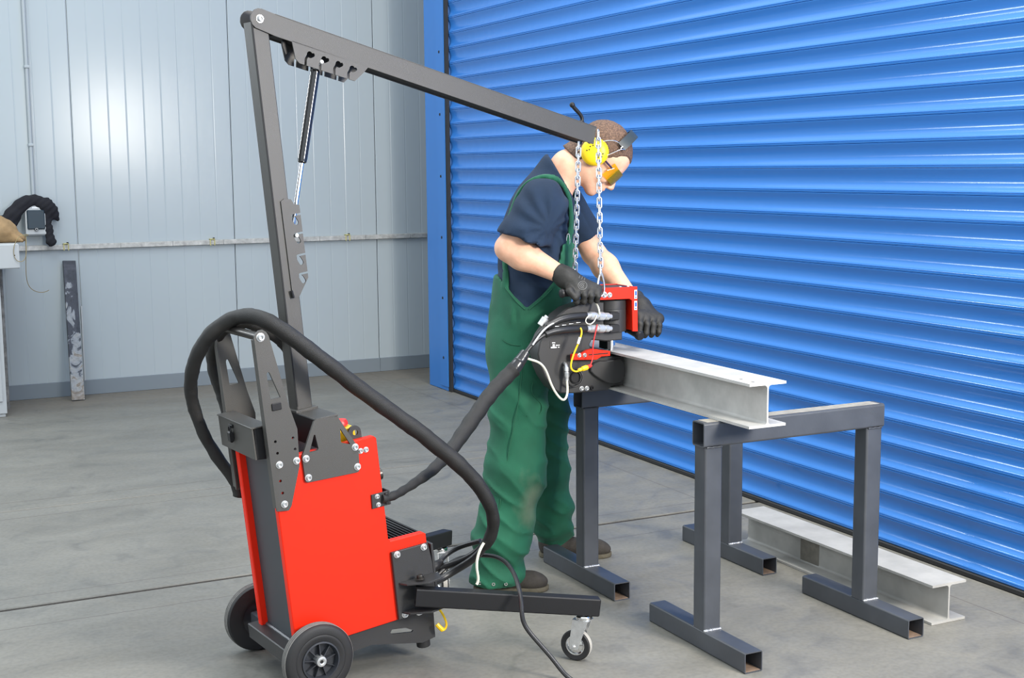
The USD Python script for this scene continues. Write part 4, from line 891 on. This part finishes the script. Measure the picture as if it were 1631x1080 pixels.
ks = (.226, .251, .276, .300)
kn = [(s, bar(s) - .012 - .004 * (i == 1), 1.128 - .004 * i) for i, s in enumerate(ks)]
hr = hand((.196, 4.712, 1.156), kn, [(s + .002, bar(s) - .033, 1.104 - .003 * i) for i, s in enumerate(ks)], [(s, bar(s) - .024, 1.080) for s in ks], [(s - .002, bar(s) + .004, 1.078) for s in ks],
          [((.205, 4.690, 1.136), .017), ((.202, bar(.200) - .026, 1.118), .0135), ((.220, bar(.215) - .036, 1.096), .0115)], (.160, 4.728, 1.180))
g1 = obj('glove', world_of(nets(hr, (.10, 4.56, 1.03), (.36, 4.80, 1.24), .0030)), GLOVE, wk, smooth=True, label='black knitted glove on the right hand')
# print on the back of the hand
pr = []
for R_, a0, a1 in ((.016, 0, 6.28), (.0095, .6, 5.2), (.004, 0, 6.28)):
    q = []
    for t in np.linspace(a0, a1, 22):
        h = surf(hr, (.247 + R_ * math.cos(t), 4.5, 1.136 + .85 * R_ * math.sin(t)), near)
        if h is not None and h[1] < 4.75: q.append(S3(*(h - V(0, .0004, 0))))
    pr.append(tube(q, .0011, 5))
for i in range(5):
    q = [surf(hr, (.236 + .009 * i + .002 * j, 4.5, 1.160 - .004 * i + .004 * j), near) for j in (0, 1, 2)]
    if all(h is not None and h[1] < 4.72 for h in q): pr.append(tube([S3(*(h - V(0, .0004, 0))) for h in q], .0011, 5))
obj('glove_print', pr, PRINTG, g1, label='faded grey round print on the back of the glove')
bl = lambda s: 4.848 + (s - .4285) * .50
ks = (.463, .489, .514, .537)
kn = [(s + .004, bl(s) + .006, 1.000 - .004 * i + .003 * (i == 1)) for i, s in enumerate(ks)]
hl = hand((.480, 4.955, 1.026), kn, [(s + .003, bl(s) - .031, .978 - .003 * i) for i, s in enumerate(ks)], [(s, bl(s) - .033, .944) for s in ks], [(s - .002, bl(s) - .006, .930) for s in ks],
          [((.470, 4.925, 1.008), .017), ((.449, bl(.452) + .004, .978), .014), ((.449, bl(.455) - .026, .950), .012)], (.462, 5.010, 1.056))
obj('glove', world_of(nets(hl, (.38, 4.78, .88), (.62, 5.10, 1.10), .0030)), GLOVE, wk, smooth=True, label='black knitted glove on the left hand')

# ear muffs
hp = lambda *q: S3(*fromhead(q))
hd = lambda *q: S3(*(RH @ V(*q)))
cupc = (.004, -.082, -.002)
mf = obj('ear_muffs', lathe([(0, .030), (.020, .0295), (.036, .026), (.046, .019), (.0505, .009), (.0505, .002), (.047, -.002), (0, -.002)], hp(-.022, -.090, .0065), hd(0, -1, 0), 40), YELL2, wk, smooth=50, label='yellow ear cup with small dark print')
obj('ear_cup', lathe([(0, .030), (.020, .0295), (.036, .026), (.046, .019), (.0505, .009), (.0505, .002), (.047, -.002), (0, -.002)], hp(-.022, .090, .0065), hd(0, 1, 0), 40), YELL2, mf, smooth=50)
for s in (-1, 1):
    obj('cushion', lathe([(.018, .0), (.047, 0), (.050, -.006), (.047, -.014), (.030, -.018), (.018, -.012), (.018, 0)], hp(-.022, s * .0895, .0065), hd(0, s, 0), 32), BLACK, mf)
band = [(.014, s_ * .0, 0) for s_ in (0,)]
arc = [(.050 - .01 * abs(math.cos(t)), .090 * math.cos(t), .030 + .126 * math.sin(t)) for t in np.linspace(.42 * 1, math.pi - .42, 30)]
arc = [(.030, .088 * math.cos(t), .060 + .102 * math.sin(t)) for t in np.linspace(.30, math.pi - .30, 36)]
bandp = np.array([hp(*q) for q in arc]); wdir = hd(1, 0, 0)
T_ = np.gradient(bandp, axis=0); T_ /= np.linalg.norm(T_, axis=1, keepdims=True); Nn = np.cross(T_, wdir)
vv = np.stack([bandp - wdir * .018 - Nn * .003, bandp + wdir * .018 - Nn * .003, bandp + wdir * .018 + Nn * .003, bandp - wdir * .018 + Nn * .003], 1).reshape(-1, 3)
ff = []
for i in range(35):
    for j in range(4):
        a, b = i * 4 + j, i * 4 + (j + 1) % 4; ff += [(a, b, b + 4), (a, b + 4, a + 4)]
ff += [(0, 2, 1), (0, 3, 2), (140, 141, 142), (140, 142, 143)]
bt_ = trimesh.Trimesh(vv, ff, process=False)
if bt_.volume < 0: bt_.invert()
obj('headband', bt_, mat('band_black', (.03, .04, .045), .4), mf, smooth=40)
for s in (-1, 1):
    obj('band_slot', box(hp(.032, s * .0815, .112), (.004, .0015, .020), .0003, (hd(1, 0, 0), nrm(hd(0, s * .6, .3)), hd(0, 0, 1))), STICK, mf)
    for dx in (-.017, .017):
        obj('band_wire', tube(spline([hp(-.020 + dx * .8, s * .112, .010), hp(-.012 + dx * 1.6, s * .108, .046 - abs(dx)), hp(.008 + dx * 1.4, s * .098, .073), hp(.028 + dx, s * .088, .092)], 24), .0017, 8), CHROME, mf)
for i, (x, z) in enumerate([(.024, .016), (.029, .006), (.022, -.004), (-.022, .010), (-.026, .0), (-.020, -.010), (-.024, -.018)]):
    d = .0304 - 2.9 * (x * x + z * z)
    obj('print_dot', lathe([(0, .0014), (.0022, .001), (.0026, -.002), (0, -.002)], hp(-.022 + x, -.090 - max(d, .018) - .0004, .0065 + z), hd(0, -1, 0), 8), INK, mf)

# safety glasses
gl = []
ang_ = np.linspace(-1.25, 1.25, 41); zz_ = np.linspace(-.031, .026, 7)
for off in (0, .0022):
    for z_ in zz_:
        for a in ang_:
            drop = .010 * math.exp(-(a / .16) ** 2) if z_ < -.005 else 0.
            low = z_ + (drop if z_ < 0 else 0) + (.010 * (abs(a) > .9) * (abs(a) - .9) if z_ > 0 else 0)
            gl.append(hp(.032 + (.082 + off) * math.cos(a), (.079 + off) * math.sin(a), .004 + low))
n_, m_ = 41, 7; gf = []
def quad(a, b, c, d): gf.extend([(a, b, c), (a, c, d)])
for L_ in (0, 1):
    o = L_ * n_ * m_
    for j in range(m_ - 1):
        for i in range(n_ - 1):
            a = o + j * n_ + i
            quad(*( (a, a + 1, a + n_ + 1, a + n_) if L_ else (a, a + n_, a + n_ + 1, a + 1)))
o = n_ * m_
for i in range(n_ - 1):
    quad(i, i + 1, o + i + 1, o + i); k = (m_ - 1) * n_ + i; quad(k, o + k, o + k + 1, k + 1)
for j in range(m_ - 1):
    a = j * n_; quad(a, o + a, o + a + n_, a + n_); a += n_ - 1; quad(a, a + n_, o + a + n_, o + a)
gt = trimesh.Trimesh(np.array(gl), gf, process=False)
if gt.volume < 0: gt.invert()
gs = obj('safety_glasses', gt, LENS, wk, smooth=40, label='amber wrap-round safety lens')
for s in (-1, 1):
    obj('temple', tube(spline([hp(.064, s * .0795, .014), hp(.045, s * .0815, .014), hp(.02, s * .081, .014), hp(-.03, s * .080, .016)], 16), .0036, 8), PURPLE, gs, label='dark temple arm of the glasses')
    obj('lens_rib', tube([hp(.070, s * .0775, .020), hp(.058, s * .0805, -.004)], .0016, 6), STICK, gs)

# ------------------------------------------------------------------ things along the back wall
ry = thing('cable_duct', 'mottled pale metal duct running along the back wall at waist height', 'duct', (2.5, 9.55, 1.03))
xs = np.arange(.965, 4.7, .36)
for a, b in zip(xs[:-1], xs[1:]):
    obj('duct_length', bbox((a + .001, 9.542, 1.013), (b - .001, 9.571, 1.048), .003), GALV, ry)
CL = mat('clamp_yellow', (.55, .50, .20), .5, var=.4, vscale=40)
for x in (1.322, 2.325, 3.342):
    obj('clamp', [bbox((x - .018, 9.536, 1.008), (x - .012, 9.543, 1.054), .001), bbox((x + .012, 9.536, 1.008), (x + .018, 9.543, 1.054), .001), bbox((x - .018, 9.536, 1.050), (x + .018, 9.571, 1.056), .001)], CL, ry, label='yellowish clamp')
    obj('clamp_bolt', cyl((x + .012, 9.55, 1.056), (x + .012, 9.55, 1.064), .007, 8), DARKR, ry)
cd = thing('conduit', 'thin white upright conduit on the back wall above the socket box', 'conduit', (1.131, 9.555, 1.35))
obj('pipe', cyl((1.131, 9.552, 1.33), (1.131, 9.552, 4.4), .0125, 14), PIPE, cd)
for z in (1.72, 2.235, 2.75, 3.3): obj('pipe_clip', [bbox((1.115, 9.535, z - .010), (1.147, 9.572, z + .010), .004)], PIPE, cd)
sb = thing('socket_box', 'grey wall socket box with a smoked window, half under the black garment', 'socket box', (1.125, 9.55, 1.12))
obj('housing', box((1.1275, 9.533, 1.221), (.128, .078, .208), .010), GREY, sb)
obj('smoked_window', prism(rounded([(1.075, 1.165), (1.18, 1.165), (1.18, 1.288), (1.075, 1.288)], 2) if False else [(1.078, 1.160), (1.182, 1.160), (1.186, 1.166), (1.186, 1.282), (1.180, 1.288), (1.080, 1.288), (1.074, 1.282), (1.074, 1.166)], (0, 9.496, 0), EX, EZ, .014, .005), LID, sb, label='smoked window')
obj('lock_knob', [lathe([(0, .008), (.006, .008), (.012, .005), (.013, 0), (0, 0)], (1.130, 9.486, 1.160), (0, -1, 0), 20)], INK, sb)
obj('knob_ring', [lathe([(.006, .009), (.0095, .009), (.0095, .006), (.006, .006), (.006, .009)], (1.130, 9.486, 1.160), (0, -1, 0), 20)], GREY, sb)
obj('box_label', bbox((1.11, 9.4925, 1.300), (1.145, 9.4945, 1.306), 0), STICK, sb)
def garment(p):
    k = lambda x, z, y=9.50: (x, y, z)
    pts = [(.90, 1.225, .030, 9.50), (.945, 1.195, .052, 9.49), (.985, 1.255, .046, 9.49), (1.035, 1.315, .040, 9.50), (1.09, 1.347, .036, 9.51), (1.14, 1.352, .033, 9.51), (1.20, 1.320, .044, 9.51), (1.235, 1.278, .038, 9.515), (1.268, 1.230, .020, 9.52)]
    sq = V(1, 1.6, 1)
    d = sunion([cone(p * sq, V(a[0], a[3], a[1]) * sq, V(b[0], b[3], b[1]) * sq, a[2], b[2]) for a, b in zip(pts[:-1], pts[1:])], .03)
    d = smin(d, sunion([cone(p * sq, V(1.202, 9.515, 1.30) * sq, V(1.207, 9.51, 1.16) * sq, .030, .026), cone(p * sq, V(1.207, 9.51, 1.16) * sq, V(1.222, 9.50, 1.072) * sq, .026, .034)], .02), .015)
    return d + .007 * (meshkit.noise(p * 26, 8) - .5) + .003 * np.sin(p[:, 0] * 120 - p[:, 2] * 150 + 5 * meshkit.noise(p * 10, 3))
obj('garment', nets(garment, (.84, 9.42, 1.00), (1.32, 9.575, 1.44), .0075), CLOTH, smooth=True, label='black garment hung over the socket box on the back wall', cat='clothing')
# bench end, glove and wire
bn = thing('workbench', 'end of a workbench with a thick white top and mottled metal leg', 'workbench', (.6, 9.2, 0))
obj('bench_top', bbox((-.5, 8.98, .936), (.958, 9.50, 1.092), .006), GREY, bn)
obj('leg', tube_rect((.853, 9.25, 0), (.853, 9.25, .936), .045, .045, .003, (0, 1, 0)), LEGM, bn)
obj('top_screw', cyl((.93, 8.9795, 1.02), (.93, 8.984, 1.02), .005, 10), INK, bn)
cbn = thing('cabinet', 'light grey steel cabinet standing under the workbench', 'cabinet', (.6, 8.95, 0))
obj('carcass', bbox((.05, 8.94, .02), (.829, 9.22, .90), .004), GREY, cbn)
obj('plinth', bbox((.06, 8.95, 0), (.82, 9.21, .02), .002), GREY, cbn)
obj('door', bbox((.07, 8.93, .10), (.805, 8.942, .885), .003), GREY, cbn)
def leather(p):
    d = sunion([cone(p, (.78, 9.20, 1.19), (.90, 9.19, 1.165), .085, .070), cone(p, (.90, 9.19, 1.165), (.965, 9.16, 1.125), .068, .032), cone(p, (.960, 9.16, 1.128), (1.004, 9.13, 1.116), .030, .018), cone(p, (.955, 9.13, 1.122), (.988, 9.08, 1.106), .018, .012), cone(p, (.80, 9.2, 1.24), (.87, 9.20, 1.235), .05, .035)], .03)
    return np.maximum(d + .010 * (meshkit.noise(p * 30, 12) - .5), 1.0925 - p[:, 2])
obj('work_glove', nets(leather, (.66, 9.02, 1.08), (1.05, 9.32, 1.33), .007), TAN, smooth=True, label='tan leather work glove lying on the workbench end', cat='glove')
wr_ = thing('loose_wire', 'thin brownish wire looped from the tan glove and dangling before the back wall', 'wire', (1.05, 9.3, .75))
obj('wire', tube(spline([(1.00, 9.10, 1.135), (1.005, 8.98, 1.150), (.962, 8.972, 1.135), (.925, 8.970, 1.05), (.945, 8.970, .985), (.985, 8.972, .99), (1.003, 8.985, 1.08), (1.012, 9.05, 1.128), (1.035, 9.30, 1.115), (1.048, 9.42, 1.02), (1.046, 9.46, .857), (1.070, 9.48, .77), (1.13, 9.50, .735), (1.19, 9.50, .747)], 110), .0022, 6), mat('wire_brown', (.28, .22, .10), .5), wr_)
px_ = nrm(V(.083, .013, 0)); pd = nrm(V(1.335, 9.545, .938) - V(1.320, 9.345, 0)); px_ = nrm(px_ - pd * (px_ @ pd))
obj('steel_plate', prism([(-.043, .002), (.043, .002), (.0425, .955), (-.0425, .955)], V(1.320, 9.352, .001), px_, pd, .018, .001), PLATE, label='narrow paint-smeared steel plate leaning upright against the back wall', cat='steel plate')
obj('trim_2', bbox((1.401, 9.562, 0), (1.411, 9.575, .62), .002), GREY, kind='structure')
